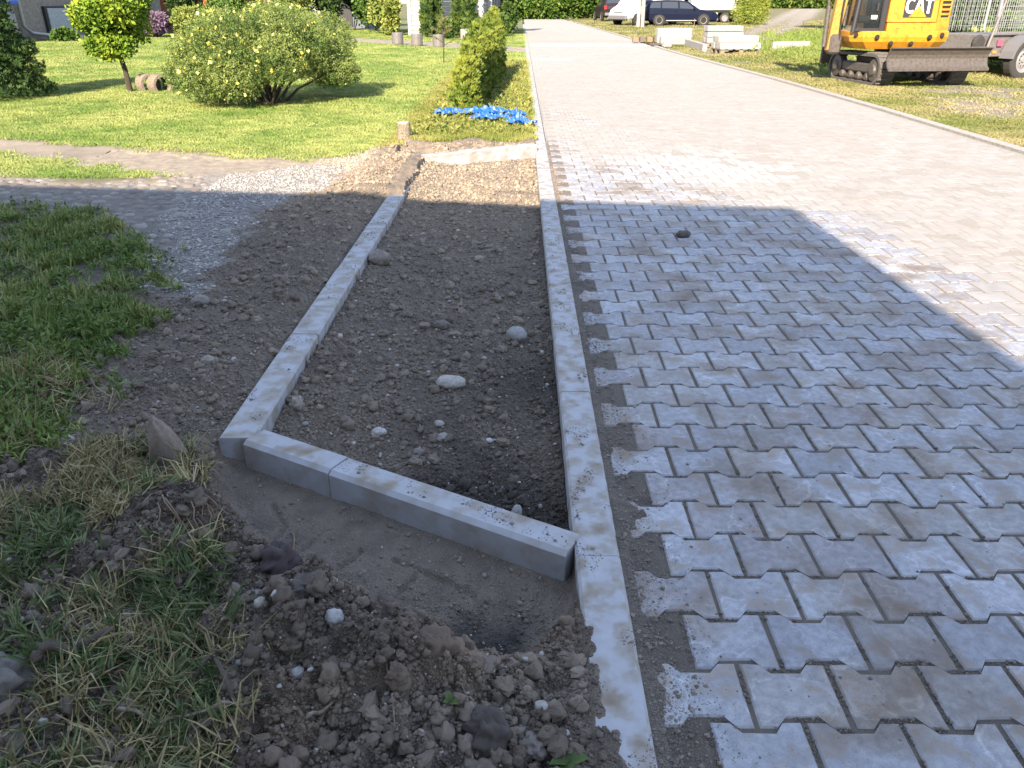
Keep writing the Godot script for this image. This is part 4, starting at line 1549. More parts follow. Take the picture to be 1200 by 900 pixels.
func at_station(sts: Array, x: float) -> Array:
	for i in sts.size() - 1:
		if x <= sts[i + 1][0]:
			var t := clampf((x - sts[i][0]) / (sts[i + 1][0] - sts[i][0]), 0, 1)
			var r := []
			for k in 7: r.append(lerpf(sts[i][k], sts[i + 1][k], t))
			return r
	return sts[-1]


func car_body(called: String, label: String, category: String, at: Vector3, turn: float, sts: Array, body: Material, wheels: Array, wr: float, wins: Array, rim: Material) -> Node3D:
	var o := thing(called, label, category, at, turn)
	var st := st_new()
	var rings := []
	for i in sts.size() - 1:
		for k in 4:
			rings.append(at_station(sts, lerpf(sts[i][0], sts[i + 1][0], k / 4.0)))
	rings.append(sts[-1])
	var pts := []
	for s in rings:
		var h: float = s[3] - s[2]
		var half := [Vector2(0, s[1]), Vector2(s[4] * 0.9, s[1]), Vector2(s[4], s[1] + 0.10), Vector2(s[5] * 1.01, lerpf(s[1], s[2], 0.62)), Vector2(s[5], s[2] - 0.02), Vector2(s[5] * 0.965, s[2]),
			Vector2(lerpf(s[5] * 0.965, s[6], 0.9), s[2] + h * 0.88), Vector2(s[6] * 0.9, s[2] + h * 0.98), Vector2(0, s[3])]
		var ring := []
		for p in half: ring.append(Vector3(s[0], p.y, p.x))
		for k in range(7, 0, -1): ring.append(Vector3(s[0], half[k].y, -half[k].x))
		pts.append(ring)
	var n: int = pts[0].size()
	for i in pts.size() - 1:
		var ctr := Vector3(rings[i][0], (rings[i][1] + rings[i][3]) * 0.5, 0)
		for k in n:
			var j := (k + 1) % n
			quad(st, pts[i][k], pts[i][j], pts[i + 1][j], pts[i + 1][k], (pts[i][k] + pts[i][j]) * 0.5 - ctr)
	for e in [0, pts.size() - 1]:
		for k in range(1, n - 1):
			tri(st, pts[e][0], pts[e][k], pts[e][k + 1], Vector3(-1.0 if e == 0 else 1.0, 0, 0))
	obj("body", st, body, o)
	for w in wins:
		for s in [-1.0, 1.0]:
			st = st_new()
			for i in 6:
				var q := []
				for e in [[i, 0.0], [i + 1, 0.0], [i + 1, 1.0], [i, 1.0]]:
					var t: float = e[0] / 6.0
					var x := lerpf(w[0], w[2], t) if e[1] == 0.0 else lerpf(w[1], w[3], t)
					var a := at_station(sts, x)
					var v := 0.10 if e[1] == 0.0 else 0.80
					q.append(Vector3(x, a[2] + (a[3] - a[2]) * v, s * (lerpf(a[5] * 0.965, lerpf(a[5] * 0.965, a[6], 0.9), v / 0.88) + 0.008)))
				quad(st, q[0], q[1], q[2], q[3], Vector3(0, 0.3, s))
			obj("window", st, M.glass, o)
	for x in wheels:
		for s in [-1.0, 1.0]:
			var a := at_station(sts, x)
			st = st_new()
			disc_lathe(st, [Vector2(0, 0.0), Vector2(wr * 1.18, 0.0), Vector2(wr * 1.18, -0.1)], Transform3D(Basis(Vector3.RIGHT, PI / 2 * s), Vector3(x, wr, s * (a[4] + 0.014))), 24)
			obj("wheel_arch", st, M.darkgap, o)
			wheel(o, Vector3(x, wr, s * (a[4] - 0.06)), wr, 0.2, s, rim)
	return o


func end_glass(o: Node3D, called: String, x0: float, y0: float, w0: float, x1: float, y1: float, w1: float, m: Material) -> void:
	var st := st_new()
	var nrm := Vector3(y1 - y0, -(x1 - x0), 0).normalized()
	if nrm.y < 0.0: nrm = -nrm
	var f := nrm * 0.012
	quad(st, Vector3(x0, y0, -w0) + f, Vector3(x0, y0, w0) + f, Vector3(x1, y1, w1) + f, Vector3(x1, y1, -w1) + f, nrm)
	obj(called, st, m, o)


func part_box(o: Node, called: String, c: Vector3, s: Vector3, m: Material, bev := 0.01) -> MeshInstance3D:
	var st := st_new()
	box(st, c, s, bev)
	return obj(called, st, m, o)


func build_cars() -> void:
	var es := [[-2.38, .36, .70, .71, .74, .78, .7], [-2.30, .30, .95, .98, .84, .86, .72], [-2.02, .26, .97, 1.30, .86, .87, .62], [-1.7, .24, .97, 1.42, .87, .88, .61], [-0.9, .22, .95, 1.46, .87, .88, .60], [.0, .22, .93, 1.45, .87, .88, .60], [.38, .22, .92, 1.38, .87, .88, .60], [1.18, .22, .91, .94, .87, .87, .70], [1.9, .24, .83, .85, .86, .85, .7], [2.25, .26, .71, .72, .80, .79, .66], [2.38, .32, .56, .57, .66, .66, .6]]
	var c := car_body("estate_car", "dark navy estate car parked side on beyond the utility pole", "car", W(10.0, 55.5, 0.02), 0.02, es, M.navy, [-1.36, 1.42], 0.32, [[-2.0, -1.86, -1.32, -1.30], [-1.22, -1.20, -0.22, -0.24], [-0.10, -0.12, 0.88, 0.42]], M.alloy)
	end_glass(c, "windscreen", 1.12, 0.95, 0.72, 0.42, 1.36, 0.56, M.glass)
	end_glass(c, "rear_window", -2.26, 1.02, 0.66, -2.02, 1.28, 0.56, M.glass)
	for s in [-1.0, 1.0]:
		part_box(c, "headlight", Vector3(2.20, 0.68, s * 0.66), Vector3(0.2, 0.12, 0.24), M.lens, 0.03)
		part_box(c, "tail_light", Vector3(-2.30, 0.82, s * 0.72), Vector3(0.1, 0.22, 0.2), M.redlens, 0.02)
		part_box(c, "door_mirror", Vector3(0.75, 1.0, s * 0.98), Vector3(0.1, 0.13, 0.18), M.navy, 0.03)
		part_box(c, "side_trim", Vector3(0.02, 0.30, s * 0.885), Vector3(1.9, 0.05, 0.02), M.galv, 0.005)
		part_box(c, "roof_rail", Vector3(-0.8, 1.475, s * 0.52), Vector3(1.7, 0.03, 0.04), M.chrome, 0.01)
		for x in [-0.35, -1.15]:
			part_box(c, "door_handle", Vector3(x, 0.84, s * 0.892), Vector3(0.16, 0.03, 0.03), M.navy, 0.008)
	part_box(c, "front_bumper", Vector3(2.30, 0.36, 0), Vector3(0.16, 0.2, 1.5), M.greyplastic, 0.05)
	# white van, nose to the left and towards the road
	var vs := [[-2.5, .45, 1.2, 2.1, .92, .94, .84], [-2.4, .40, 1.2, 2.28, .94, .95, .84], [.6, .36, 1.18, 2.30, .94, .95, .82], [1.0, .34, 1.16, 2.12, .94, .95, .80], [1.75, .34, 1.12, 1.20, .93, .93, .80], [2.25, .34, .92, .96, .90, .88, .76], [2.48, .38, .62, .64, .80, .78, .7]]
	var v := car_body("white_van", "white van with grey bumper, nose towards the road behind the utility pole", "van", W(8.15, 57.0, 0.02), PI + 0.62, vs, M.vanwhite, [-1.55, 1.6], 0.33, [[0.45, 0.5, 1.62, 1.1]], M.alloy)
	end_glass(v, "windscreen", 1.70, 1.22, 0.78, 1.04, 2.08, 0.70, M.glass)
	part_box(v, "front_bumper", Vector3(2.42, 0.46, 0), Vector3(0.22, 0.3, 1.72), M.greyplastic, 0.06)
	part_box(v, "grille", Vector3(2.38, 0.74, 0), Vector3(0.12, 0.12, 0.8), M.greyplastic, 0.02)
	for s in [-1.0, 1.0]:
		part_box(v, "headlight", Vector3(2.26, 0.80, s * 0.68), Vector3(0.2, 0.2, 0.3), M.lens, 0.04)
		part_box(v, "door_mirror", Vector3(1.35, 1.25, s * 1.08), Vector3(0.12, 0.24, 0.2), M.greyplastic, 0.03)
	part_box(v, "badge", Vector3(2.0, 1.06, 0.1), Vector3(0.2, 0.03, 0.16), M.black, 0.005)
	# dark car seen from behind
	var ss := [[-2.2, .42, .85, .86, .78, .80, .72], [-2.15, .34, 1.02, 1.06, .84, .86, .74], [-1.85, .3, 1.03, 1.58, .86, .88, .64], [-1.0, .26, 1.02, 1.66, .87, .88, .63], [.3, .26, 1.0, 1.62, .87, .88, .62], [1.0, .26, .99, 1.05, .87, .87, .7], [1.9, .3, .88, .9, .84, .84, .7], [2.2, .36, .6, .62, .74, .72, .6]]
	var u := car_body("dark_car", "dark maroon black car parked tail towards the viewer at the road's end", "car", W(6.95, 69.0, 0.02), PI * 0.5 + 0.12, ss, M.darkred, [-1.3, 1.35], 0.34, [[-1.8, -1.7, -1.0, -1.0], [-0.9, -0.9, 0.7, 0.35]], M.alloy)
	end_glass(u, "rear_window", -2.10, 1.10, 0.68, -1.88, 1.54, 0.58, M.glass)
	for s in [-1.0, 1.0]:
		part_box(u, "tail_light", Vector3(-2.16, 0.98, s * 0.76), Vector3(0.08, 0.24, 0.18), M.redlens, 0.02)
	part_box(u, "number_plate", Vector3(-2.22, 0.80, 0.1), Vector3(0.02, 0.11, 0.5), M.white, 0.003)
	part_box(u, "rear_bumper", Vector3(-2.18, 0.5, 0), Vector3(0.14, 0.22, 1.6), M.greyplastic, 0.04)
	# pale trailer behind the estate
	var pt := thing("white_trailer", "white sided trailer on dark wheels behind the bonnet of the navy estate car", "trailer", W(14.2, 62.5, 0.02), -0.06)
	part_box(pt, "body", Vector3(0, 1.25, 0), Vector3(4.4, 0.85, 1.9), M.vanwhite, 0.06)
	part_box(pt, "side_stripe", Vector3(0, 1.12, 0.955), Vector3(4.3, 0.08, 0.02), M.galv, 0.005)
	part_box(pt, "chassis", Vector3(0, 0.74, 0), Vector3(4.2, 0.14, 1.5), M.black, 0.02)
	for x in [-0.4, 0.5]:
		for s in [-1.0, 1.0]:
			wheel(pt, Vector3(x + 0.6, 0.33, s * 0.85), 0.33, 0.2, s, M.alloy)


# ---------------------------------------------------------------- things in the yard
func build_yard_things() -> void:
	for k in 2:
		var c := [W(6.30, 25.2, 0.02), W(6.75, 29.2, 0.02)][k] as Vector3
		var lab: String = ["wooden pallet under a low layer of new kerb stones, nearest the road", "wooden pallet behind it holding the taller row of kerb stones"][k]
		var pl := thing("pallet", lab, "pallet", c, 0.10 if k == 0 else 0.05, "pallets of kerb stones")
		for z in [-0.4, 0.0, 0.4]:
			for x in [-0.55, 0.0, 0.55]:
				part_box(pl, "block", Vector3(x, 0.06, z), Vector3(0.12, 0.09, 0.12), M.wood, 0.004)
			part_box(pl, "runner", Vector3(0, 0.009, z), Vector3(1.25, 0.018, 0.12), M.wood, 0.003)
		for i in 6:
			part_box(pl, "board", Vector3(-0.55 + 0.22 * i, 0.118, 0), Vector3(0.13, 0.02, 0.95), M.wood, 0.003)
		var rows := 2 if k == 0 else 3
		for r in rows:
			for i in (3 if k == 0 else 2):
				if k == 0 and r == 1 and i == 0: continue
				var st := st_new()
				prism(st, PackedVector2Array([Vector2(-0.13, 0), Vector2(0.13, 0), Vector2(0.13, 0.15), Vector2(0.115, 0.165), Vector2(-0.06, 0.165), Vector2(-0.13, 0.13)]), -0.6, 0.6, Transform3D(Basis(Vector3.UP, PI / 2), Vector3.ZERO), 0.006)
				var kb := obj("kerb_block", st, M.newconcrete if (r + i + k) % 2 else M.whiteconcrete, null)
				kb.position = c + Basis(Vector3.UP, 0.1 if k == 0 else 0.05) * Vector3(rng.randf_range(-0.03, 0.03), 0.135 + r * 0.172, 0.30 - i * 0.29)
				kb.rotation.y = 0.1 + rng.randf_range(-0.02, 0.02)
				var lv: String = ["bottom layer", "second layer", "top layer"][r]
				var ps: String = ["front", "middle", "back"][i]
				tag(kb, "new kerb stone lying in the %s, %s of its row, on the %s pallet" % [lv, ps, "nearer" if k == 0 else "farther"], "kerb stone", "kerb stones stacked on pallets")
	# white slab standing on edge in the grass
	var sl := st_new()
	prism(sl, PackedVector2Array([Vector2(-0.56, 0), Vector2(0.58, 0.02), Vector2(0.56, 0.33), Vector2(-0.54, 0.31)]), -0.08, 0.08, Transform3D.IDENTITY, 0.012)
	var so := obj("concrete_slab", sl, M.whiteconcrete)
	so.position = W(8.0, 25.6, 0.0)
	so.rotation = Vector3(-0.08, 0.05, 0.0)
	tag(so, "single white concrete slab standing on edge in weeds, left of the excavator", "slab")
	# blocks by the entrance
	for k in 4:
		var q: Array = [[Vector3(5.35, 0.02, -30.2), Vector3(0.95, 0.28, 0.4), "grey concrete block lying in front of the white block by the track entrance"], [Vector3(5.55, 0.02, -31.4), Vector3(1.25, 0.5, 0.35), "white concrete block standing behind the grey one by the track entrance"], [Vector3(4.85, 0.02, -28.6), Vector3(0.28, 0.2, 0.26), "small white lump of concrete on the road edge"], [Vector3(4.72, 0.02, -29.6), Vector3(0.5, 0.07, 0.3), "flat dark slab lying by the small white lump"]][k]
		var b := st_new()
		box(b, Vector3(0, q[1].y / 2, 0), q[1], 0.03)
		var bo := obj("concrete_block", b, [M.newconcrete, M.whiteconcrete, M.whiteconcrete, M.steel][k])
		bo.position = q[0]
		bo.rotation.y = 0.08 * k
		tag(bo, q[2], "block", "concrete blocks by the track entrance")
	var bp := thing("brick_pile", "short row of dark bricks left of the white concrete block", "brick pile", W(4.75, 32.0, 0.02))
	for i in 4:
		var st := st_new()
		box(st, Vector3(-0.5 + i * 0.26, 0.1, 0), Vector3(0.2, 0.18, 0.3), 0.012)
		obj("brick", st, M.stick if i % 2 else M.root, bp)
	var sk := st_new()
	tube(sk, [Vector3(0, 0, 0), Vector3(0.02, 0.75, 0)], [0.018, 0.014], 6)
	var sko := obj("survey_stake", sk, M.oldwood)
	sko.position = W(7.15, 36.0, 0.0)
	tag(sko, "thin upright stake in the grass before the navy estate car", "stake")
	# stump at the lawn's corner
	var sm := thing("tree_stump", "weathered grey stump at the corner of lawn and dug strip", "stump", W(-1.27, 9.0, 0.0), 0.3)
	var st2 := st_new()
	tube(st2, [Vector3(0, -0.05, 0), Vector3(0.0, 0.06, 0), Vector3(0.005, 0.19, 0)], [0.10, 0.075, 0.07], 9)
	obj("trunk", st2, M.oldwood, sm)
	st2 = st_new()
	tube(st2, [Vector3(0.0, 0.19, 0), Vector3(0.0, 0.205, 0)], [0.068, 0.060], 9)
	obj("cut_top", st2, M.newconcrete, sm)
	# two hollow log rings under the young tree
	for k in 2:
		var lg := st_new()
		disc_lathe(lg, [Vector2(0.13, 0.15), Vector2(0.16, 0.15), Vector2(0.17, 0.13), Vector2(0.17, -0.14), Vector2(0.13, -0.14), Vector2(0.13, 0.15)], Transform3D(Basis(Vector3.UP, -0.75) * Basis(Vector3.BACK, PI / 2), Vector3.ZERO), 18)
		var lo := obj("hollow_log", lg, M.oldwood)
		lo.position = W(-6.42 + 0.26 * k, 14.5 - 0.12 * k, 0.10)
		tag(lo, ["grey hollow log lying beside the young tree's trunk", "second hollow log, open end dark, between first log and bush"][k], "log", "hollow logs in the lawn")
	# low stone tubs along the sandy path
	for k in 5:
		var p: Vector2 = [Vector2(-4.35, 30.6), Vector2(-3.55, 29.6), Vector2(-2.72, 28.7), Vector2(-1.42, 27.2), Vector2(-2.0, 34.6)][k]
		var tb := thing("stone_tub", ["round grey tub farthest left along the sandy path", "round grey tub second from the left along the sandy path", "round grey tub in the middle of the row along the sandy path", "round grey tub nearest the golden thuja row, beside the path", "wide grey tub at the foot of the columnar thuja by the shed"][k], "tub", W(p.x, p.y, 0.0), 0.0, "stone tubs along the sandy path")
		var s := st_new()
		var r := 0.2 if k < 4 else 0.40
		disc_lathe(s, [Vector2(0, 0), Vector2(r * 0.9, 0), Vector2(r, 0.05), Vector2(r, 0.38), Vector2(r * 0.93, 0.40), Vector2(r * 0.8, 0.40), Vector2(r * 0.78, 0.33), Vector2(0, 0.33)], Transform3D.IDENTITY, 14)
		obj("tub", s, M.greypaint if k < 4 else M.newconcrete, tb)
		s = st_new()
		disc_lathe(s, [Vector2(r * 0.79, 0.365), Vector2(0, 0.36)], Transform3D.IDENTITY, 10)
		obj("soil_fill", s, M.stick, tb)
	# blue plastic sheeting round the thujas
	var spots := [[Vector2(-0.92, 10.85), Vector2(0.22, 0.13), "small crumpled piece of blue plastic left of the golden thuja"], [Vector2(-0.42, 10.95), Vector2(0.36, 0.22), "largest crumpled blue plastic sheet right of the golden thuja"], [Vector2(-0.38, 10.35), Vector2(0.28, 0.12), "flat blue plastic strip in front of the large blue sheet"], [Vector2(-0.05, 10.65), Vector2(0.14, 0.12), "small blue plastic tuft near the kerb, behind"], [Vector2(0.0, 9.95), Vector2(0.2, 0.10), "blue plastic scrap nearest the road kerb"]]
	for k in spots.size():
		var s: Array = spots[k]
		var nz := noise(200 + k, 1.3, 2)
		var m := st_new()
		var N := 22
		var g := []
		for j in N + 1:
			var row := []
			for i in N + 1:
				var u := i / float(N) * 2.0 - 1.0
				var v := j / float(N) * 2.0 - 1.0
				var rr := sqrt(u * u + v * v)
				var hgt := maxf(0.0, 0.085 * (1.0 - rr * 0.6) * (0.55 + 1.2 * nz.get_noise_2d(u * 1.7, v * 1.7))) + 0.03 + 0.035 * absf(nz.get_noise_2d(u * 2.6, v * 2.6))
				var e := 1.0 + 0.35 * nz.get_noise_2d(u * 1.1 + 7, v * 1.1)
				row.append(Vector3(u * s[1].x * e * 0.85, hgt, v * s[1].y * e * 0.85))
			g.append(row)
		for j in N:
			for i in N:
				if Vector2(i - N / 2.0 + 0.5, j - N / 2.0 + 0.5).length() > N * 0.52: continue
				quad(m, g[j][i], g[j][i + 1], g[j + 1][i + 1], g[j + 1][i], Vector3.UP)
		var bo := obj("blue_sheet", m, M.bluebag)
		bo.position = W(s[0].x, s[0].y, 0.03)
		tag(bo, s[2], "plastic sheet", "blue plastic scraps around the thujas")


# ---------------------------------------------------------------- plants
var leaf_round: ArrayMesh
var leaf_small: ArrayMesh
var spray: ArrayMesh
var pine: ArrayMesh
var willow_leaf: ArrayMesh
var bloom: ArrayMesh
var tuft: ArrayMesh
var tuft_short: ArrayMesh
var tuft_flat: ArrayMesh
var weed: ArrayMesh


func leaf_cluster(sd: int, n: int, len: float, wid: float, fan: float) -> ArrayMesh:
	# n folded leaves round a point, about one unit across
	var r := RandomNumberGenerator.new()
	r.seed = sd
	var st := st_new()
	for i in n:
		var d := Vector3(r.randf_range(-1, 1), r.randf_range(-0.5, 1), r.randf_range(-1, 1)).normalized()
		var b := d * r.randf_range(0.0, fan)
		var dir := (d + Vector3(r.randf_range(-.6, .6), r.randf_range(-.6, .3), r.randf_range(-.6, .6))).normalized()
		var side := dir.cross(Vector3(r.randf_range(-1, 1), r.randf_range(-1, 1), r.randf_range(-1, 1))).normalized()
		var nrm := dir.cross(side)
		var l := len * r.randf_range(0.7, 1.2)
		var w := wid * r.randf_range(0.8, 1.2)
		var mid := b + dir * l * 0.5 - nrm * w * 0.25
		var tip := b + dir * l
		tri(st, b, mid + side * w + nrm * w * 0.3, tip, nrm)
		tri(st, b, tip, mid - side * w + nrm * w * 0.3, nrm)
	return fin(st)


func spray_mesh(sd: int) -> ArrayMesh:
	# a flat upright fan of scale-leaved twigs
	var r := RandomNumberGenerator.new()
	r.seed = sd
	var st := st_new()
	for i in 7:
		var a := (i - 3) * 0.28 + r.randf_range(-0.1, 0.1)
		var dir := Vector3(sin(a), cos(a), r.randf_range(-0.25, 0.25)).normalized()
		var b := Vector3(sin(a) * 0.1, 0.08 * absf(i - 3.0), 0)
		var l := r.randf_range(0.55, 1.0) * (1.0 - 0.1 * absf(i - 3.0))
		var s := dir.cross(Vector3(0, 0, 1)).normalized() * 0.075
		tri(st, b, b + dir * l * 0.6 + s, b + dir * l, Vector3(0, 0, 1))
		tri(st, b, b + dir * l, b + dir * l * 0.6 - s, Vector3(0, 0, 1))
	return fin(st)


func blades(sd: int, n: int, h: float, w: float, lean: float, spread: float) -> ArrayMesh:
	var r := RandomNumberGenerator.new()
	r.seed = sd
	var st := st_new()
	for i in n:
		var a := r.randf() * TAU
		var out := Vector3(cos(a), 0, sin(a))
		var side := Vector3(-sin(a), 0, cos(a)).rotated(Vector3.UP, r.randf_range(-1.2, 1.2))
		var b := Vector3(r.randf_range(-1, 1), 0, r.randf_range(-1, 1)) * spread
		var l := h * r.randf_range(0.55, 1.15)
		var k := lean * r.randf_range(0.3, 1.3)
		var p1 := b + out * l * 0.30 * k + Vector3.UP * l * 0.5
		var p2 := b + out * l * 0.95 * k + Vector3.UP * l * (0.95 - 0.35 * k)
		var ww := side * w * r.randf_range(0.7, 1.2)
		var nn := out * 0.5 + Vector3.UP
		tri(st, b - ww, b + ww, p1 + ww * 0.8, nn)
		tri(st, b - ww, p1 + ww * 0.8, p1 - ww * 0.8, nn)
		tri(st, p1 - ww * 0.8, p1 + ww * 0.8, p2, nn)
	return fin(st)


func rand_basis(s: float) -> Basis:
	return Basis.from_euler(Vector3(rng.randf_range(-PI, PI), rng.randf_range(-PI, PI), rng.randf_range(-PI, PI))).scaled(Vector3.ONE * s)


func crown(clumps: Array, n: int, size: float, upright: float, inner := 0.35) -> Array:
	# transforms of leaf clusters through the volume of ellipsoid clumps, denser towards their skins
	var out := []
	var vol := []
	var tot := 0.0
	for c in clumps:
		var v: float = pow(c[1].x * c[1].y * c[1].z, 0.7)
		tot += v
		vol.append(tot)
	for i in n:
		var u := rng.randf() * tot
		var k := 0
		while vol[k] < u: k += 1
		var d := Vector3(rng.randfn(), rng.randfn(), rng.randfn()).normalized()
		var r := lerpf(inner, 1.06, sqrt(rng.randf()))
		var p: Vector3 = clumps[k][0] + d * r * clumps[k][1]
		if p.y < 0.02: continue
		var s := size * rng.randf_range(0.65, 1.3)
		if upright > 0.0:
			var b := Basis(Vector3.UP, rng.randf() * TAU) * Basis(Vector3.RIGHT, rng.randf_range(-1, 1) * (1.0 - upright)) * Basis(Vector3.BACK, rng.randf_range(-1, 1) * (1.0 - upright))
			out.append(Transform3D(b.scaled(Vector3.ONE * s), p))
		else:
			out.append(Transform3D(rand_basis(s), p))
	return out


func mix_cols(a: Color, b: Color, n := 64) -> PackedColorArray:
	var o := PackedColorArray()
	for i in n:
		var c := a.lerp(b, rng.randf())
		var v := rng.randf_range(0.8, 1.2)
		o.append(Color(c.r * v, c.g * v, c.b * v))
	return o


func shuffled_cols(at: Array, a: Color, b: Color, f := 2.0) -> PackedColorArray:
	# colour drifts from sprig to sprig through the crown
	var o := PackedColorArray()
	for t in at:
		var p: Vector3 = t.origin
		var k := clampf(0.5 + nb.get_noise_3d(p.x * f * 0.4, p.y * f * 0.4, p.z * f * 0.4) * 1.1 + rng.randf_range(-0.35, 0.35), 0, 1)
		o.append(a.lerp(b, k))
	return o


func shrub(called: String, label: String, category: String, at: Vector3, clumps: Array, n: int, mesh: Mesh, m: Material, size: float, a: Color, b: Color, group := "", upright := 0.0, stems := 4, stem_r := 0.02) -> Node3D:
	var o := thing(called, label, category, at, 0.0, group)
	var t := crown(clumps, n, size, upright)
	multi("crown", mesh, m, t, shuffled_cols(t, a, b), o)
	for i in stems:
		var c: Array = clumps[i % clumps.size()]
		var st := st_new()
		var base := Vector3(rng.randf_range(-1, 1), 0, rng.randf_range(-1, 1)) * stem_r * 2.5
		var tip: Vector3 = c[0] + Vector3(rng.randf_range(-.3, .3), 0.3, rng.randf_range(-.3, .3)) * c[1]
		tube(st, [base - Vector3(0, 0.1, 0), base.lerp(tip, 0.4) + Vector3(rng.randf_range(-.05, .05), 0.02, rng.randf_range(-.05, .05)), tip], [stem_r, stem_r * 0.7, stem_r * 0.25], 6)
		obj("stem" if stem_r < 0.06 else "trunk", st, M.bark, o)
	return o


func column_clumps(h: float, r: float, n: int) -> Array:
	var o := []
	for i in n:
		var t := (i + 0.5) / n
		var rr := r * (1.0 - pow(t, 2.2) * 0.8) * (0.85 + 0.15 * minf(1.0, t * 5.0))
		o.append([Vector3(rng.randf_range(-.12, .12) * r, h * t, rng.randf_range(-.12, .12) * r), Vector3(rr, h / n * 0.85, rr)])
	return o


func blob_clumps(w: float, h: float, dep: float, n: int, low := 0.2) -> Array:
	var o := []
	for i in n:
		var a := rng.randf() * TAU
		var k := sqrt(rng.randf()) * 0.68
		var y := h * rng.randf_range(low + 0.1, 0.80)
		var f := 1.0 - pow(absf(y / h - 0.45) * 1.3, 2.0)
		var r := rng.randf_range(0.30, 0.46)
		o.append([Vector3(cos(a) * k * w * 0.5 * f, y, sin(a) * k * dep * 0.5 * f), Vector3(w * 0.5 * r * 1.3, h * 0.5 * r * 1.2, dep * 0.5 * r * 1.3)])
	return o


func build_plants() -> void:
	leaf_round = leaf_cluster(1, 6, 0.75, 0.24, 0.35)
	leaf_small = leaf_cluster(2, 8, 0.5, 0.15, 0.55)
	willow_leaf = leaf_cluster(3, 8, 0.8, 0.06, 0.5)
	spray = spray_mesh(4)
	pine = blades(5, 14, 1.0, 0.02, 1.0, 0.02)
	bloom = leaf_cluster(6, 5, 0.6, 0.3, 0.05)
	# the flowering bush on the lawn
	var cl := []
	var fixed := [[-0.95, 0.62, 0.1, 0.55, 0.50], [-0.45, 0.85, 0.3, 0.60, 0.48], [0.1, 0.92, 0.0, 0.62, 0.45], [0.55, 0.78, -0.2, 0.55, 0.45], [0.2, 0.98, -0.7, 0.6, 0.38], [0.85, 0.58, -0.5, 0.48, 0.38], [-0.75, 0.40, 0.5, 0.48, 0.34], [-0.25, 0.50, 0.65, 0.5, 0.40], [-0.9, 0.9, -0.5, 0.5, 0.40], [1.1, 0.42, -0.4, 0.34, 0.22], [0.35, 0.65, 0.45, 0.45, 0.35], [-0.2, 1.05, -1.2, 0.6, 0.4], [0.7, 0.85, -1.1, 0.55, 0.4], [-1.2, 0.45, 0.25, 0.35, 0.3]]
	for f in fixed:
		cl.append([Vector3(f[0] * 0.92, f[1], f[2]), Vector3(f[3] * 0.84, f[4] * 0.95, f[3])])
	var bush := shrub("flowering_bush", "wide rounded bush with small yellow flowers in the middle of the lawn", "bush", W(-3.72, 12.45), cl, 24000, leaf_small, M.leaf, 0.047, Color(0.065, 0.115, 0.026), Color(0.20, 0.245, 0.065), "", 0.0, 14, 0.028)
	var ft := []
	for f in crown(cl, 480, 0.042, 0.0, 0.95):
		if f.origin.x < 0.7 or rng.randf() < 0.25: ft.append(f)
	multi("flowers", bloom, M.leaf, ft, mix_cols(Color(0.78, 0.66, 0.08), Color(0.85, 0.78, 0.30)), bush)
	# young maple like tree
	var tc := []
	for i in 34:
		var y := rng.randf_range(0.72, 2.2)
		var rr := 0.50 * (1.0 - pow(absf(y - 1.45) / 1.0, 2.0)) + 0.12
		var a := rng.randf() * TAU
		tc.append([Vector3(cos(a) * rr * 0.60 - 0.03, y, sin(a) * rr * 0.60), Vector3(0.27, 0.20, 0.27)])
	var tree := shrub("young_tree", "young broadleaved tree with bright green crown on a thin trunk", "tree", W(-6.72, 14.35), tc, 6500, leaf_round, M.leaf, 0.088, Color(0.09, 0.17, 0.018), Color(0.25, 0.33, 0.035), "", 0.0, 0, 0.012)
	var tt := st_new()
	tube(tt, [Vector3(0.05, -0.1, 0), Vector3(0.03, 0.35, 0), Vector3(-0.05, 0.8, 0), Vector3(-0.1, 1.7, 0)], [0.055, 0.042, 0.035, 0.012], 8)
	obj("trunk", tt, M.bark, tree)
	for i in 8:
		tt = st_new()
		var y0 := rng.randf_range(0.6, 1.2)
		var tip: Vector3 = tc[i * 2][0]
		tube(tt, [Vector3(-0.03, y0, 0), Vector3(-0.05, y0 + 0.1, 0).lerp(tip, 0.5), tip], [0.014, 0.010, 0.004], 5)
		obj("limb", tt, M.bark, tree)
	# big dark conifer at the left edge
	var cone := []
	for i in 9:
		var t := i / 9.0
		cone.append([Vector3(rng.randf_range(-.06, .06), 0.12 + 2.6 * t, rng.randf_range(-.06, .06)), Vector3(0.78 * (1.0 - t) + 0.1, 0.28, 0.78 * (1.0 - t) + 0.1)])
	shrub("dark_conifer", "dark green cone shaped thuja at the left edge of the lawn", "conifer", W(-8.35, 13.2), cone, 12000, spray, M.needle, 0.082, Color(0.014, 0.036, 0.010), Color(0.050, 0.090, 0.022), "", 0.45, 1, 0.07)
	# row of golden thujas beside the road
	var row := [[-0.74, 11.25, 0.80, 0.27], [-0.70, 11.95, 0.95, 0.28], [-0.68, 12.7, 1.0, 0.28], [-0.66, 13.5, 1.02, 0.3], [-0.63, 14.4, 1.08, 0.3], [-0.60, 15.4, 1.10, 0.32], [-0.57, 16.5, 1.15, 0.33], [-0.53, 17.7, 1.2, 0.34]]
	for i in row.size():
		var r: Array = row[i]
		var lab: String = ["golden thuja at the near end of the row, blue plastic at its foot", "second golden thuja from the near end of the row", "third golden thuja from the near end of the row", "fourth golden thuja from the near end of the row", "fourth golden thuja from the far end of the row", "third golden thuja from the far end of the row", "second golden thuja from the far end of the row", "golden thuja at the far end of the row, by the sandy path"][i]
		shrub("golden_thuja", lab, "thuja", W(r[0], r[1]), column_clumps(r[2], r[3] * 0.84, 6), 1900, spray, M.needle, 0.075, Color(0.045, 0.09, 0.012), Color(0.18, 0.21, 0.03), "golden thujas in a row beside the road", 0.7, 1, 0.025)
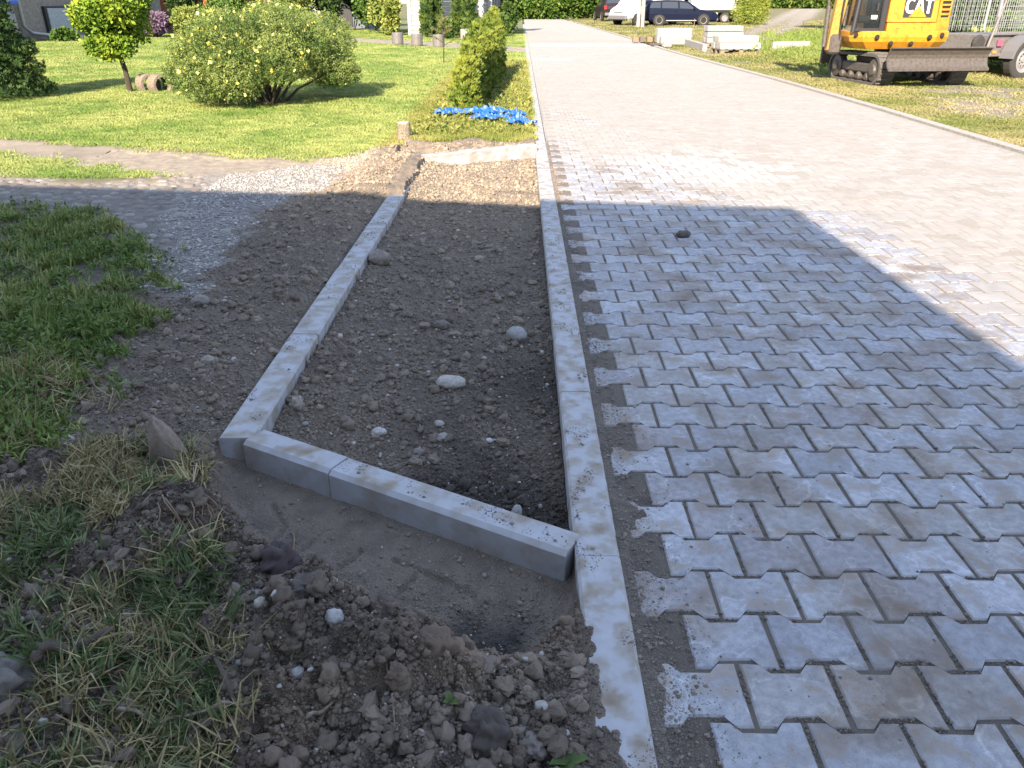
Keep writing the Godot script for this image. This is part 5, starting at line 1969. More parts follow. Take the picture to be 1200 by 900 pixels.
	# sapling conifer on the lawn
	var sap := thing("pine_sapling", "tiny bare stemmed pine sapling alone on the lawn", "sapling", W(-1.9, 21.2))
	var ss := st_new()
	tube(ss, [Vector3(0, -0.05, 0), Vector3(0.01, 0.5, 0), Vector3(-0.02, 1.15, 0)], [0.018, 0.013, 0.006], 6)
	obj("trunk", ss, M.bark, sap)
	var pts := []
	for b in 9:
		var a := b * 2.4
		var y := 0.40 + 0.07 * b
		var l := 0.42 - 0.035 * b
		ss = st_new()
		var tip := Vector3(cos(a) * l, y + l * 0.55, sin(a) * l)
		tube(ss, [Vector3(0, y, 0), tip], [0.009, 0.004], 5)
		obj("branch", ss, M.bark, sap)
		for k in 14:
			pts.append(Transform3D(rand_basis(0.075), Vector3(0, y, 0).lerp(tip, rng.randf_range(0.3, 1.0))))
	for k in 16: pts.append(Transform3D(rand_basis(0.07), Vector3(-0.01, rng.randf_range(0.8, 1.18), 0)))
	multi("needles", pine, M.needle, pts, mix_cols(Color(0.12, 0.13, 0.05), Color(0.24, 0.22, 0.09)), sap)
	# columnar thujas before the shed
	var cols := [[-3.95, 36.4, 0.27, "left columnar thuja of the pair before the shed's left half"], [-3.55, 36.9, 0.26, "right columnar thuja of the pair before the shed's left half"], [-2.60, 36.8, 0.28, "left columnar thuja of the pair before the shed's right half"], [-2.12, 36.3, 0.30, "right columnar thuja of the pair before the shed's right half"]]
	for c in cols:
		shrub("columnar_thuja", c[3], "thuja", W(c[0], c[1]), column_clumps(3.4, c[2], 7), 1700, spray, M.needle, 0.2, Color(0.018, 0.042, 0.010), Color(0.075, 0.115, 0.022), "columnar thujas before the shed", 0.7, 1, 0.06)
	var small := [[-2.95, 35.5, 0.7, 0.7, "small round green shrub between the thuja pairs before the shed"], [-0.95, 38.0, 1.0, 0.9, "low dark shrub at the road side corner of the shed"], [-0.55, 40.5, 1.0, 1.3, "taller dark green shrub between shed and road"], [-0.62, 44.0, 1.4, 3.2, "tall leafy shrub behind the shed's road side"]]
	for c in small:
		shrub("green_shrub", c[4], "shrub", W(c[0], c[1]), blob_clumps(c[2], c[3], c[2], 8), 1100, leaf_round, M.leaf, 0.16, Color(0.025, 0.06, 0.012), Color(0.09, 0.14, 0.03), "shrubs round the shed")
	# shrubs between house, brick building and shed
	var mid := [
		[-15.6, 37.0, 1.3, 1.0, 0, "purple leaved shrub behind the young tree"],
		[-14.4, 37.5, 1.6, 1.1, 1, "pale green shrub right of the purple shrub"],
		[-13.3, 38.0, 1.5, 1.5, 2, "mid green shrub before the picket fence"],
		[-15.2, 40.5, 2.0, 3.2, 3, "tall dark ivy covered shrub beside the grey house"],
		[-13.6, 42.0, 1.6, 2.8, 2, "tall light green shrub right of the picket fence"],
		[-12.6, 44.0, 1.9, 2.6, 4, "red leaved shrub behind the flowering bush"],
		[-11.2, 43.0, 1.8, 2.4, 1, "grey green tall shrub behind the flowering bush's centre"],
		[-9.8, 44.5, 2.0, 3.0, 3, "dark tall shrub left of the blue grey building"],
		[-7.3, 43.5, 2.2, 3.0, 2, "dense leafy shrub right of the blue grey building"],
		[-6.5, 41.0, 1.5, 2.6, 1, "yellow green loose shrub left of the shed"],
		[-5.7, 38.6, 0.6, 1.5, 1, "thin creeper shrub at the left corner of the shed"],
		[-16.6, 36.2, 0.9, 0.7, 1, "low tuft of garden plants at the foot of the grey house"],
		[-9.0, 47.0, 2.2, 2.6, 3, "dark shrub in shade behind the leafy shrub"],
		[-17.4, 33.0, 0.8, 0.4, 2, "low weedy plant by the cellar step of the grey house"],
	]
	var pal := [[Color(0.10, 0.06, 0.10), Color(0.22, 0.16, 0.22)], [Color(0.10, 0.15, 0.03), Color(0.25, 0.28, 0.07)], [Color(0.035, 0.085, 0.015), Color(0.11, 0.17, 0.035)], [Color(0.012, 0.03, 0.010), Color(0.05, 0.09, 0.02)], [Color(0.13, 0.03, 0.03), Color(0.26, 0.10, 0.08)]]
	for c in mid:
		shrub("garden_shrub", c[5], "shrub", W(c[0], c[1]), blob_clumps(c[2], c[3], c[2], 10), 1300, leaf_round, M.leaf, 0.19, pal[c[4]][0], pal[c[4]][1], "shrubs at the back of the lawn")
	# beyond the end of the road
	for i in 11:
		var x := -2.5 + i * 2.1
		var lab := "dense leafy tree in the hedge beyond the road's end, number %s from the left" % ["one", "two", "three", "four", "five", "six", "seven", "eight", "nine", "ten", "eleven"][i]
		if i == 0: lab = "leftmost leafy tree of the hedge beyond the road's end"
		if i == 10: lab = "rightmost leafy tree of the hedge beyond the road's end"
		shrub("hedge_tree", lab, "tree", W(x, 79.0 + rng.randf_range(-1.5, 3.0)), blob_clumps(3.4, rng.randf_range(4.5, 6.5), 3.2, 16, 0.0), 2600, leaf_round, M.leaf, 0.36, Color(0.03, 0.075, 0.012), Color(0.12, 0.18, 0.03), "trees beyond the road's end", 0.0, 3, 0.09)
	# weeping willow right of the estate car
	var wl := shrub("willow", "small weeping tree with hanging yellow green twigs right of the estate car", "tree", W(14.75, 56.5), blob_clumps(2.2, 3.4, 2.0, 8, 0.5), 700, willow_leaf, M.leaf, 0.35, Color(0.10, 0.15, 0.02), Color(0.22, 0.26, 0.05), "", 0.0, 2, 0.09)
	var hang := []
	for i in 150:
		var a := rng.randf() * TAU
		var r := rng.randf_range(0.2, 1.15)
		var low := rng.randf_range(0.1, 0.9)
		var y := low
		while y < 2.2:
			hang.append(Transform3D(Basis(Vector3.UP, rng.randf() * TAU) * Basis(Vector3.RIGHT, PI + rng.randf_range(-.3, .3)).scaled(Vector3.ONE * 0.28), Vector3(cos(a) * r, y, sin(a) * r)))
			y += 0.16
	multi("hanging_twigs", willow_leaf, M.leaf, hang, mix_cols(Color(0.10, 0.16, 0.02), Color(0.26, 0.28, 0.05)), wl)
	# trunk by the track, hedge behind the machines
	var ot := shrub("roadside_tree", "tree with a dark straight trunk beside the track, left of the excavator arm", "tree", W(17.0, 45.0), [[Vector3(0, 3.6, 0), Vector3(1.6, 1.2, 1.6)], [Vector3(0.8, 4.4, 0.4), Vector3(1.2, 1.0, 1.2)], [Vector3(-0.9, 4.2, -0.3), Vector3(1.2, 1.0, 1.2)]], 1800, leaf_round, M.leaf, 0.3, Color(0.03, 0.07, 0.012), Color(0.10, 0.16, 0.03), "", 0.0, 3, 0.1)
	var tk := st_new()
	tube(tk, [Vector3(0, -0.1, 0), Vector3(0.03, 1.4, 0), Vector3(0, 3.4, 0)], [0.26, 0.2, 0.12], 9)
	obj("trunk", tk, M.bark, ot)
	var rb := [
		[10.5, 22.8, 2.6, 2.6, 3, "dark dense shrub between excavator and trailer"], [12.8, 23.5, 2.8, 2.8, 2, "leafy shrub behind the trailer's front"], [15.2, 24.0, 3.0, 2.6, 3, "dark shrub behind the trailer at the right edge"], [9.6, 20.4, 1.5, 0.75, 1, "tall yellow green weeds right of the excavator"], [11.0, 20.2, 1.6, 0.8, 1, "tall weeds under the trailer's drawbar"],
		[17.5, 26.0, 3.0, 3.0, 2, "leafy shrub far right behind the trailer"],
	]
	for c in rb:
		shrub("verge_shrub", c[5], "shrub", W(c[0], c[1]), blob_clumps(c[2], c[3], c[2] * 0.8, 10, 0.0), 1900, leaf_round, M.leaf, 0.15, pal[c[4]][0], pal[c[4]][1], "shrubs behind the machines")
	for i in 12:
		var x := 36.0 + i * 7.4
		shrub("distant_tree", "distant green tree beyond the right hand meadow, %s along its line" % ["first", "second", "third", "fourth", "fifth", "sixth", "seventh", "eighth", "ninth", "tenth", "eleventh", "last"][i], "tree", W(x, 205.0 - i * 3.0 + rng.randf_range(-4, 4), -0.1), blob_clumps(12.0, rng.randf_range(8.0, 11.0), 9.0, 22, -0.08), 3000, leaf_round, M.leaf, 1.0, Color(0.03, 0.075, 0.012), Color(0.13, 0.18, 0.035), "trees beyond the meadow", 0.0, 2, 0.12)
	for i in 10:
		var x := -24.0 - i * 3.5
		shrub("distant_tree", "distant green tree behind the grey house, %s from the house" % ["first", "second", "third", "fourth", "fifth", "sixth", "seventh", "eighth", "ninth", "last"][i], "tree", W(x + 10.0, 66.0 - i * 1.0), blob_clumps(5.0, rng.randf_range(5.0, 7.0), 4.5, 12, 0.0), 1200, leaf_round, M.leaf, 0.5, Color(0.03, 0.07, 0.012), Color(0.11, 0.16, 0.03), "trees beyond the meadow", 0.0, 2, 0.12)


# ---------------------------------------------------------------- grass
func build_grass() -> void:
	tuft = blades(11, 8, 1.0, 0.035, 0.75, 0.22)
	tuft_short = blades(12, 13, 1.0, 0.05, 0.7, 0.75)
	tuft_flat = blades(13, 6, 1.0, 0.03, 1.35, 0.3)
	weed = leaf_cluster(14, 9, 0.7, 0.13, 0.25)
	var at := []
	var cols := PackedColorArray()
	# mown lawn
	var n := 95000
	for i in n:
		var d := 7.0 * pow(46.0 / 7.0, rng.randf())
		var half := 0.66 * (0.9 * d + 0.6)
		var x := rng.randf_range(-half - 0.3, 0.15)
		ground_at(x, d)
		if rng.randf() > w_lawn: continue
		var tall := 1.0 + 1.2 * smooth(-1.6, -0.9, x) * (1.0 - smooth(20.0, 24.0, d)) + 0.8 * smooth(0.3, 0.7, nb.get_noise_2d(x * 0.7, d * 0.7))
		var h := (0.026 + 0.0010 * d) * rng.randf_range(0.7, 1.3) * tall
		var wd := 0.034 + 0.0034 * d
		at.append(Transform3D(Basis(Vector3.UP, rng.randf() * TAU).scaled(Vector3(wd, h, wd)), W(x, d, gh - 0.004)))
		var t := clampf(0.5 + 1.0 * na.get_noise_2d(x * 1.5, d * 1.5) + 0.6 * nb.get_noise_2d(x, d) + rng.randf_range(-0.25, 0.25), 0, 1)
		var c := Color(0.135, 0.215, 0.042).lerp(Color(0.31, 0.345, 0.105), t)
		if x > -1.5 and d < 22.0: c = Color(0.14, 0.17, 0.035).lerp(Color(0.30, 0.28, 0.085), t)
		cols.append(c)
	tag(multi("lawn_grass", tuft_short, M.grass, at, cols), "short yellow green grass of the mown lawn and grassy strips on the left", "grass", "", "stuff")
	# rough grass and weeds on the right verge
	at = []
	cols = PackedColorArray()
	for i in 46000:
		var d := 8.0 * pow(70.0 / 8.0, rng.randf())
		var u := rng.randf()
		var x := lerpf(right_edge(d) + 0.14, 0.66 * (0.9 * d + 0.6) + 0.4, u)
		right_ground(x, d)
		if rng.randf() > w_lawn: continue
		var wild := smooth(5.8, 8.0, x) * smooth(15.5, 18.5, d) * (1.0 - smooth(38.0, 44.0, d))
		if d > 26.0 and x < 7.0 + (d - 27.0) * 0.34: wild = 0.0
		var h := lerpf(0.03 + 0.0007 * d, 0.16 + 0.004 * d, wild) * rng.randf_range(0.6, 1.4)
		var wd := lerpf(0.05 + 0.004 * d, 0.10 + 0.005 * d, wild)
		at.append(Transform3D(Basis(Vector3.UP, rng.randf() * TAU).scaled(Vector3(wd, h, wd)), W(x, d, gh - 0.004)))
		var t := clampf(0.45 + 0.9 * na.get_noise_2d(x, d) + 0.4 * nb.get_noise_2d(x, d) + rng.randf_range(-0.25, 0.25), 0, 1)
		cols.append(Color(0.14, 0.17, 0.035).lerp(Color(0.36, 0.305, 0.15), t).lerp(Color(0.14, 0.21, 0.035), wild * 0.75))
	tag(multi("verge_grass", tuft_short, M.grass, at, cols), "patchy rough grass and weeds on the right hand verge", "grass", "", "stuff")
	at = []
	cols = PackedColorArray()
	for i in 2600:
		var d := rng.randf_range(17.0, 44.0)
		var x := rng.randf_range(6.5, 0.66 * (0.9 * d + 0.6))
		right_ground(x, d)
		if rng.randf() > w_lawn or (d > 26.0 and x < 7.0 + (d - 27.0) * 0.34): continue
		at.append(Transform3D(rand_basis(rng.randf_range(0.06, 0.14)), W(x, d, gh + rng.randf_range(0.02, 0.22))))
		cols.append(Color(0.06, 0.12, 0.02).lerp(Color(0.18, 0.23, 0.04), rng.randf()))
	tag(multi("verge_weeds", weed, M.leaf, at, cols), "leafy weeds among the rough grass behind the concrete slab", "weeds", "", "stuff")
	# bank of weeds beside the golden thujas
	at = []
	cols = PackedColorArray()
	for i in 1500:
		var x := rng.randf_range(-1.25, 0.13)
		var d := rng.randf_range(9.2, 21.0)
		ground_at(x, d)
		if rng.randf() > w_lawn: continue
		at.append(Transform3D(rand_basis(rng.randf_range(0.04, 0.11)), W(x, d, gh + rng.randf_range(0.01, 0.09))))
		cols.append(Color(0.10, 0.14, 0.03).lerp(Color(0.26, 0.25, 0.07), rng.randf()))
	tag(multi("bank_weeds", weed, M.leaf, at, cols), "low leafy weeds between golden thujas and road kerb", "weeds", "", "stuff")
	# longer shaded grass by the path
	at = []
	cols = PackedColorArray()
	for i in 30000:
		var d := 1.9 * pow(6.2 / 1.9, rng.randf())
		var x := rng.randf_range(-0.66 * (0.9 * d + 0.6) - 0.3, -1.4)
		ground_at(x, d)
		var g := w_grass * clampf(0.24 + 2.0 * nb.get_noise_2d(x + 30.0, d), 0.05, 1)
		if rng.randf() > g: continue
		var h := rng.randf_range(0.05, 0.13) * (0.7 + 0.5 * g)
		var b := Basis(Vector3.UP, rng.randf() * TAU).scaled(Vector3(0.11, h, 0.11))
		at.append(Transform3D(b, W(x, d, gh - 0.006)))
		var t := clampf(rng.randf() * 0.7 + 0.5 * na.get_noise_2d(x * 3, d * 3), 0, 1)
		cols.append(Color(0.085, 0.15, 0.03).lerp(Color(0.34, 0.34, 0.135), t))
	# torn turf on the near heap
	for i in 12000:
		var x := rng.randf_range(-1.9, -0.5)
		var d := rng.randf_range(0.9, 2.4)
		var k := clumps_at(x, d)
		if rng.randf() > k.x * clampf(0.35 + 1.6 * nb.get_noise_2d(x * 1.5 + 3.0, d * 1.5), 0.04, 1.0): continue
		ground_at(x, d)
		var tilt := Basis(Vector3(rng.randf_range(-1, 1), 0, rng.randf_range(-1, 1)).normalized(), rng.randf_range(0.4, 1.35))
		var h := rng.randf_range(0.05, 0.15)
		at.append(Transform3D(tilt * Basis(Vector3.UP, rng.randf() * TAU).scaled(Vector3(0.075, h, 0.075)), W(x, d, gh + 0.004)))
		var t := rng.randf()
		cols.append(Color(0.055, 0.095, 0.03).lerp(Color(0.20, 0.235, 0.115), t))
	tag(multi("long_grass", tuft, M.grass, at, cols), "dark green long grass beside the path and torn turf on the near soil heap", "grass", "", "stuff")
	at = []
	cols = PackedColorArray()
	for i in 16000:
		var x := rng.randf_range(-2.2, -0.45)
		var d := rng.randf_range(0.9, 3.0)
		var k := clumps_at(x, d)
		ground_at(x, d)
		var p := maxf(k.y * clampf(0.3 + 1.5 * nb.get_noise_2d(x * 1.3 + 13.0, d * 1.3), 0.03, 1.0), w_grass * 0.22)
		if rng.randf() > p: continue
		var tilt := Basis(Vector3(rng.randf_range(-1, 1), 0, rng.randf_range(-1, 1)).normalized(), rng.randf_range(0.4, 1.3))
		var h := rng.randf_range(0.06, 0.16)
		at.append(Transform3D(tilt * Basis(Vector3.UP, rng.randf() * TAU).scaled(Vector3(0.085, h, 0.085)), W(x, d, gh + 0.008)))
		cols.append(Color(0.16, 0.13, 0.06).lerp(Color(0.36, 0.31, 0.17), rng.randf()))
	tag(multi("dry_grass", tuft_flat, M.straw, at, cols), "matted dry straw coloured grass on the near soil heap", "grass", "", "stuff")
	at = []
	cols = PackedColorArray()
	for i in 1700:
		var d := 1.9 * pow(6.0 / 1.9, rng.randf())
		var x := rng.randf_range(-0.66 * (0.9 * d + 0.6), -1.45)
		ground_at(x, d)
		if rng.randf() > w_grass: continue
		at.append(Transform3D(rand_basis(rng.randf_range(0.025, 0.06)), W(x, d, gh + rng.randf_range(0.01, 0.06))))
		cols.append(Color(0.05, 0.10, 0.02).lerp(Color(0.14, 0.20, 0.05), rng.randf()))
	tag(multi("low_weeds", weed, M.leaf, at, cols), "broad leaved weeds in the shaded grass by the path", "weeds", "", "stuff")


# ---------------------------------------------------------------- clods, stones, sticks
func kerb_spill(x: float, d: float) -> void:
	# soil fallen over the inner half of the road kerb, nearest the viewer
	var b := nb.get_noise_2d(x * 1.2 + 4.0, d * 1.2)
	var c := nc.get_noise_2d(x, d)
	var w := 0.055 * (1.0 - smooth(1.35, 1.75, d)) + 0.05 * b + 0.02 * c
	var y := 0.004 + 0.016 * smooth(-0.02, 0.06, 0.158 + w - x) + 0.004 * c + 0.003 * ne.get_noise_2d(x, d)
	ground_at(minf(x, 0.154), d)
	gh = lerpf(gh, y, smooth(0.148, 0.172, x))
	if x < 0.15: gh -= 0.002


func build_debris() -> void:
	tag(obj("kerb_soil", grid(steps(0.148, 0.272, 0.006), steps(0.8, 1.8, 0.006), kerb_spill), M.soil), "soil fallen over the near end of the road kerb", "", "", "stuff")
	var clods := [rock(Vector3(1, 0.75, 0.9), 301, 0.55, 7, 9, true), rock(Vector3(1, 0.6, 0.8), 302, 0.55, 6, 8, false), rock(Vector3(1, 0.85, 0.95), 303, 0.5, 7, 9, true)]
	var pebbles := [rock(Vector3(1, 0.6, 0.8), 311, 0.2, 6, 8), rock(Vector3(1, 0.5, 0.7), 312, 0.3, 6, 8)]
	var at := [[], [], []]
	var col := [PackedColorArray(), PackedColorArray(), PackedColorArray()]
	var pat := []
	var pcol := PackedColorArray()
	for i in 230000:
		var d := 0.95 * pow(8.6 / 0.95, rng.randf())
		var x := rng.randf_range(maxf(-0.66 * (0.9 * d + 0.6), -2.6), 0.155)
		if x > -1.06 and x < -0.915 and d > 2.38: continue
		if absf(d - front_line(x)) < 0.075 and x > -1.05: continue
		ground_at(x, d)
		var dens := w_soil * (0.45 + 0.55 * smooth(-0.25, 0.3, nb.get_noise_2d(x * 1.7 + 5, d * 1.7)))
		if d < 2.3: dens = maxf(dens, w_soil * 0.6)
		dens = maxf(dens, w_pit * 0.12 * (1.0 + 5.0 * hump(x, d, -0.1, 1.55, 0.22)))
		dens = maxf(dens, w_gravel * 0.7)
		if rng.randf() > dens: continue
		var r := 0.0019 * pow(maxf(0.0006, rng.randf()), -0.37) * (1.0 + 0.11 * d)
		if d < 2.3 and w_pit < 0.5: r *= 1.1
		r = minf(r, 0.026)
		if w_pit > 0.5: r = minf(r * 0.6, 0.008)
		var b := Basis(Vector3.UP, rng.randf() * TAU) * Basis(Vector3.RIGHT, rng.randf_range(-0.6, 0.6))
		var t := Transform3D(b.scaled(Vector3.ONE * r), W(x, d, gh + r * 0.25))
		var c := gc * rng.randf_range(0.85, 1.35)
		if w_gravel > 0.4 or rng.randf() < 0.028:
			if r > 0.016: continue
			t.basis = b.scaled(Vector3.ONE * r * 1.2)
			pat.append(t)
			var v := rng.randf_range(0.20, 0.50)
			pcol.append(Color(v, v * 0.97, v * 0.92))
			continue
		var k := rng.randi() % 3
		at[k].append(t)
		col[k].append(c)
	for k in 3:
		tag(multi("soil_clods", clods[k], M.clod, at[k], col[k]), "crumbs and clods of dug soil lying in and round the bed", "soil", "soil crumbs round the bed", "stuff")
	tag(multi("gravel", pebbles[0], M.stone, pat, pcol), "pale gravel and pebbles along the path and in the soil", "gravel", "", "stuff")
	# grit on kerbs and paving
	at = [[], [], []]
	col = [PackedColorArray(), PackedColorArray(), PackedColorArray()]
	for i in 30000:
		var d := 0.95 * pow(7.5 / 0.95, rng.randf())
		var x := 0.0
		var y := 0.0
		var u := rng.randf()
		if u < 0.55:
			x = 0.285 + absf(rng.randfn()) * 0.065
			spill_at(x, d)
			y = maxf(gh, 0.0)
			if x > 0.75: y = 0.0
		elif u < 0.8:
			x = rng.randf_range(0.16, 0.28)
			if nb.get_noise_2d(x * 2, d * 1.4) < 0.28 - 0.4 * hump(x, d, 0.2, 4.3, 0.7): continue
			y = 0.011
		elif u < 0.9:
			d = rng.randf_range(2.45, 6.5)
			x = rng.randf_range(-1.04, -0.93)
			if nb.get_noise_2d(x * 2 + 7, d * 1.6) < 0.16: continue
			y = 0.013
		elif u < 0.94:
			x = rng.randf_range(-0.9, 0.15)
			d = front_line(x) + rng.randf_range(-0.04, 0.04)
			if nb.get_noise_2d(x * 3, d) < 0.2: continue
			y = 0.012
		else:
			x = rng.randf_range(0.4, 3.0)
			if x > 0.6 * (0.9 * d + 0.6): continue
			y = 0.0
		var r := 0.0009 * pow(maxf(0.004, rng.randf()), -0.36) * (1.0 + 0.07 * d)
		r = minf(r, 0.007)
		var k := rng.randi() % 3
		at[k].append(Transform3D(Basis(Vector3.UP, rng.randf() * TAU).scaled(Vector3(r, r * 0.55, r)), W(x, d, y + r * 0.15)))
		var dry := smooth(5.2, 6.5, d)  # grit follows the soil: sunlit tone painted in beyond the shadow
		col[k].append(Color(0.25, 0.215, 0.178).lerp(Color(0.36, 0.285, 0.21), dry) * rng.randf_range(0.7, 1.4))
	for i in 2600:
		var x := rng.randf_range(0.15, 0.262)
		var d := 0.9 + 0.85 * rng.randf()
		kerb_spill(x, d)
		if gh < 0.012: continue
		var r := minf(0.0012 * pow(maxf(0.002, rng.randf()), -0.42), 0.010)
		var k := rng.randi() % 3
		at[k].append(Transform3D(rand_basis(r), W(x, d, gh + r * 0.3)))
		col[k].append(Color(0.19, 0.158, 0.13) * rng.randf_range(0.7, 1.4))
	for k in 3:
		tag(multi("kerb_grit", clods[k], M.clod, at[k], col[k]), "soil grit scattered on the kerbs and the gutter's paving", "soil", "grit on the kerbs", "stuff")
	# crumbs caught in the joints of the nearer paving
	var jt := []
	var jc := PackedColorArray()
	for i in 15000:
		var d0 := 1.0 * pow(4.6, rng.randf())
		var k := int(floor((d0 - 1.373) / PZ))
		var mid := 1.373 + k * PZ + PZ * 0.5
		var s0 := 0.405 if posmod(k, 2) == 0 else 0.3025
		var x := rng.randf_range(s0, 0.636 * (0.9 * d0 + 0.6) + 0.1)
		var d := d0
		if rng.randf() < 0.4:
			x = s0 + PX * roundf((x - s0) / PX) + rng.randf_range(-0.006, 0.006)
		else:
			var lx := absf(fposmod(x - s0, PX) - PX * 0.5)
			d = mid + PZ * 0.5 + lerpf(-0.0135, 0.0135, smooth(0.038, 0.060, lx)) + rng.randf_range(-0.007, 0.007)
		if nb.get_noise_2d(x * 2.0 + 20.0, d * 2.0) < -0.1: continue
		var r := minf(0.0011 * pow(maxf(0.003, rng.randf()), -0.3), 0.005)
		jt.append(Transform3D(rand_basis(r), W(x, d, -0.0035 + r * 0.3)))
		jc.append(Color(0.21, 0.182, 0.15) * rng.randf_range(0.7, 1.5))
	tag(multi("joint_crumbs", clods[0], M.clod, jt, jc), "crumbs of soil and sand caught in the paving joints", "soil", "", "stuff")
	# cobbles of the old path, each a piece of it
	var path := thing("cobbled_path", "old path of rounded field cobbles set in trodden earth, left of the dug strip", "")
	path.remove_meta("category")
	tag(path, "", "", "", "structure")
	var ck := []
	for i in 6: ck.append(rock(Vector3(1, 0.45, 0.8), 330 + i, 0.22, 6, 10))
	var cm := []
	for i in 4:
		var m: StandardMaterial3D = M.stone.duplicate()
		m.albedo_color = [lin(0.24, 0.225, 0.205), lin(0.20, 0.18, 0.16), lin(0.29, 0.275, 0.25), lin(0.22, 0.18, 0.16)][i]
		m.vertex_color_use_as_albedo = false
		cm.append(m)
	var placed := []
	var tries := 0
	while placed.size() < 230 and tries < 9000:
		tries += 1
		var x := rng.randf_range(-4.6, -1.85)
		var d := rng.randf_range(4.9, 7.1)
		ground_at(x, d)
		if w_grass > 0.25 or w_gravel > 0.75 or w_lawn > 0.3 or w_soil > 0.4: continue
		var r := rng.randf_range(0.035, 0.075)
		var ok := true
		for p in placed:
			if Vector2(x - p.x, d - p.y).length() < (r + p.z) * 0.95:
				ok = false
				break
		if not ok: continue
		placed.append(Vector3(x, d, r))
		var c := obj("cobble", ck[rng.randi() % 6], cm[rng.randi() % 4], path)
		c.transform = Transform3D(Basis(Vector3.UP, rng.randf() * TAU).scaled(Vector3.ONE * r), W(x, d, gh - r * 0.22))
	# stones that can be told apart
	var S := [
		[-1.135, 2.20, Vector3(0.072, 0.115, 0.058), 0.19, "large upright pointed grey stone beside the near corner of the edging", Color(0.24, 0.20, 0.165), 0.25],
		[-0.01, 3.485, Vector3(0.046, 0.04, 0.05), 0.16, "smooth rounded grey stone at the right side of the bed", Color(0.30, 0.30, 0.30), 0.6],
		[-0.282, 2.955, Vector3(0.062, 0.028, 0.042), 0.2, "flat pale oval stone in the middle of the bed", Color(0.40, 0.38, 0.35), 0.0],
		[-0.845, 4.62, Vector3(0.065, 0.05, 0.055), 0.25, "brown stone half buried against the left edging", Color(0.22, 0.19, 0.165), 0.0],
		[-0.005, 2.09, Vector3(0.017, 0.034, 0.017), 0.15, "small upright white stone in dark soil near the bed's corner", Color(0.42, 0.42, 0.42), 0.2],
		[-0.52, 2.575, Vector3(0.028, 0.016, 0.02), 0.3, "small white angular stone in the bed, near the left", Color(0.45, 0.45, 0.44), 0.2],
		[-0.275, 2.53, Vector3(0.026, 0.018, 0.02), 0.3, "small beige angular stone in the bed, near its middle", Color(0.30, 0.28, 0.25), 0.8],
		[-0.30, 2.62, Vector3(0.018, 0.012, 0.014), 0.3, "tiny pale stone just behind the beige angular stone", Color(0.38, 0.37, 0.36), 0.2],
		[-0.36, 2.46, Vector3(0.02, 0.014, 0.016), 0.3, "small brown grey stone left of the beige angular stone", Color(0.22, 0.20, 0.18), 0.2],
		[-0.855, 2.72, Vector3(0.022, 0.03, 0.022), 0.3, "pale stone against the left edging near the corner", Color(0.33, 0.30, 0.27), 0.0],
		[-0.416, 1.385, Vector3(0.021, 0.021, 0.02), 0.2, "round white pebble lying on the near soil heap", Color(0.40, 0.41, 0.42), 0.0],
		[-1.12, 1.235, Vector3(0.085, 0.05, 0.065), 0.55, "large grey brown lump of stone at the bottom left", Color(0.16, 0.145, 0.13), 0.0],
		[-1.545, 2.35, Vector3(0.024, 0.016, 0.02), 0.2, "small pale grey pebble left of the upright stone", Color(0.33, 0.33, 0.33), 0.0],
		[1.065, 5.09, Vector3(0.05, 0.025, 0.035), 0.3, "dark brown stone lying on the shaded paving", Color(0.085, 0.075, 0.06), 0.3],
		[0.05, 1.215, Vector3(0.014, 0.011, 0.012), 0.2, "small white pebble on soil beside the road kerb", Color(0.38, 0.37, 0.35), 0.0],
		[-1.30, 3.02, Vector3(0.03, 0.024, 0.026), 0.3, "small beige stone on the soil left of the long edging", Color(0.30, 0.275, 0.24), 0.0],
		[-1.60, 3.75, Vector3(0.045, 0.032, 0.034), 0.3, "grey angular stone at the edge of the grass", Color(0.24, 0.225, 0.20), 0.0],
		[-0.59, 1.42, Vector3(0.017, 0.014, 0.013), 0.2, "white pebble in dark soil at the heap's left", Color(0.42, 0.42, 0.37), 0.4],
		[-0.25, 4.75, Vector3(0.03, 0.02, 0.025), 0.3, "small pale stone in the far middle of the bed", Color(0.29, 0.26, 0.22), 0.0],
		[-0.38, 3.62, Vector3(0.038, 0.024, 0.028), 0.3, "dark flat stone in the bed, left of the smooth grey one", Color(0.16, 0.14, 0.125), 0.0],
		[-0.47, 1.255, Vector3(0.015, 0.013, 0.013), 0.2, "grey cube like pebble on the near heap", Color(0.30, 0.30, 0.30), 0.6],
		[0.02, 1.285, Vector3(0.013, 0.010, 0.012), 0.2, "tiny brown pebble near the kerb, behind the white one", Color(0.22, 0.18, 0.15), 0.6],
	]
	for i in S.size():
		var s: Array = S[i]
		ground_at(s[0], s[1])
		var y := gh if s[0] < 0.2 else 0.0
		var o := obj("stone", rock(s[2], 400 + i, s[3] * 0.75, 18, 26, true, 0.62 if i == 0 else 0.0), null)
		var m: StandardMaterial3D = M.stone.duplicate()
		m.vertex_color_use_as_albedo = false
		m.albedo_color = (s[5] as Color).linear_to_srgb()
		o.material_override = m
		o.position = W(s[0], s[1], y + s[2].y * 0.62)
		o.rotation = Vector3(0.05, s[6], 0.20 if i == 0 else 0.0)
		tag(o, s[4], "stone")
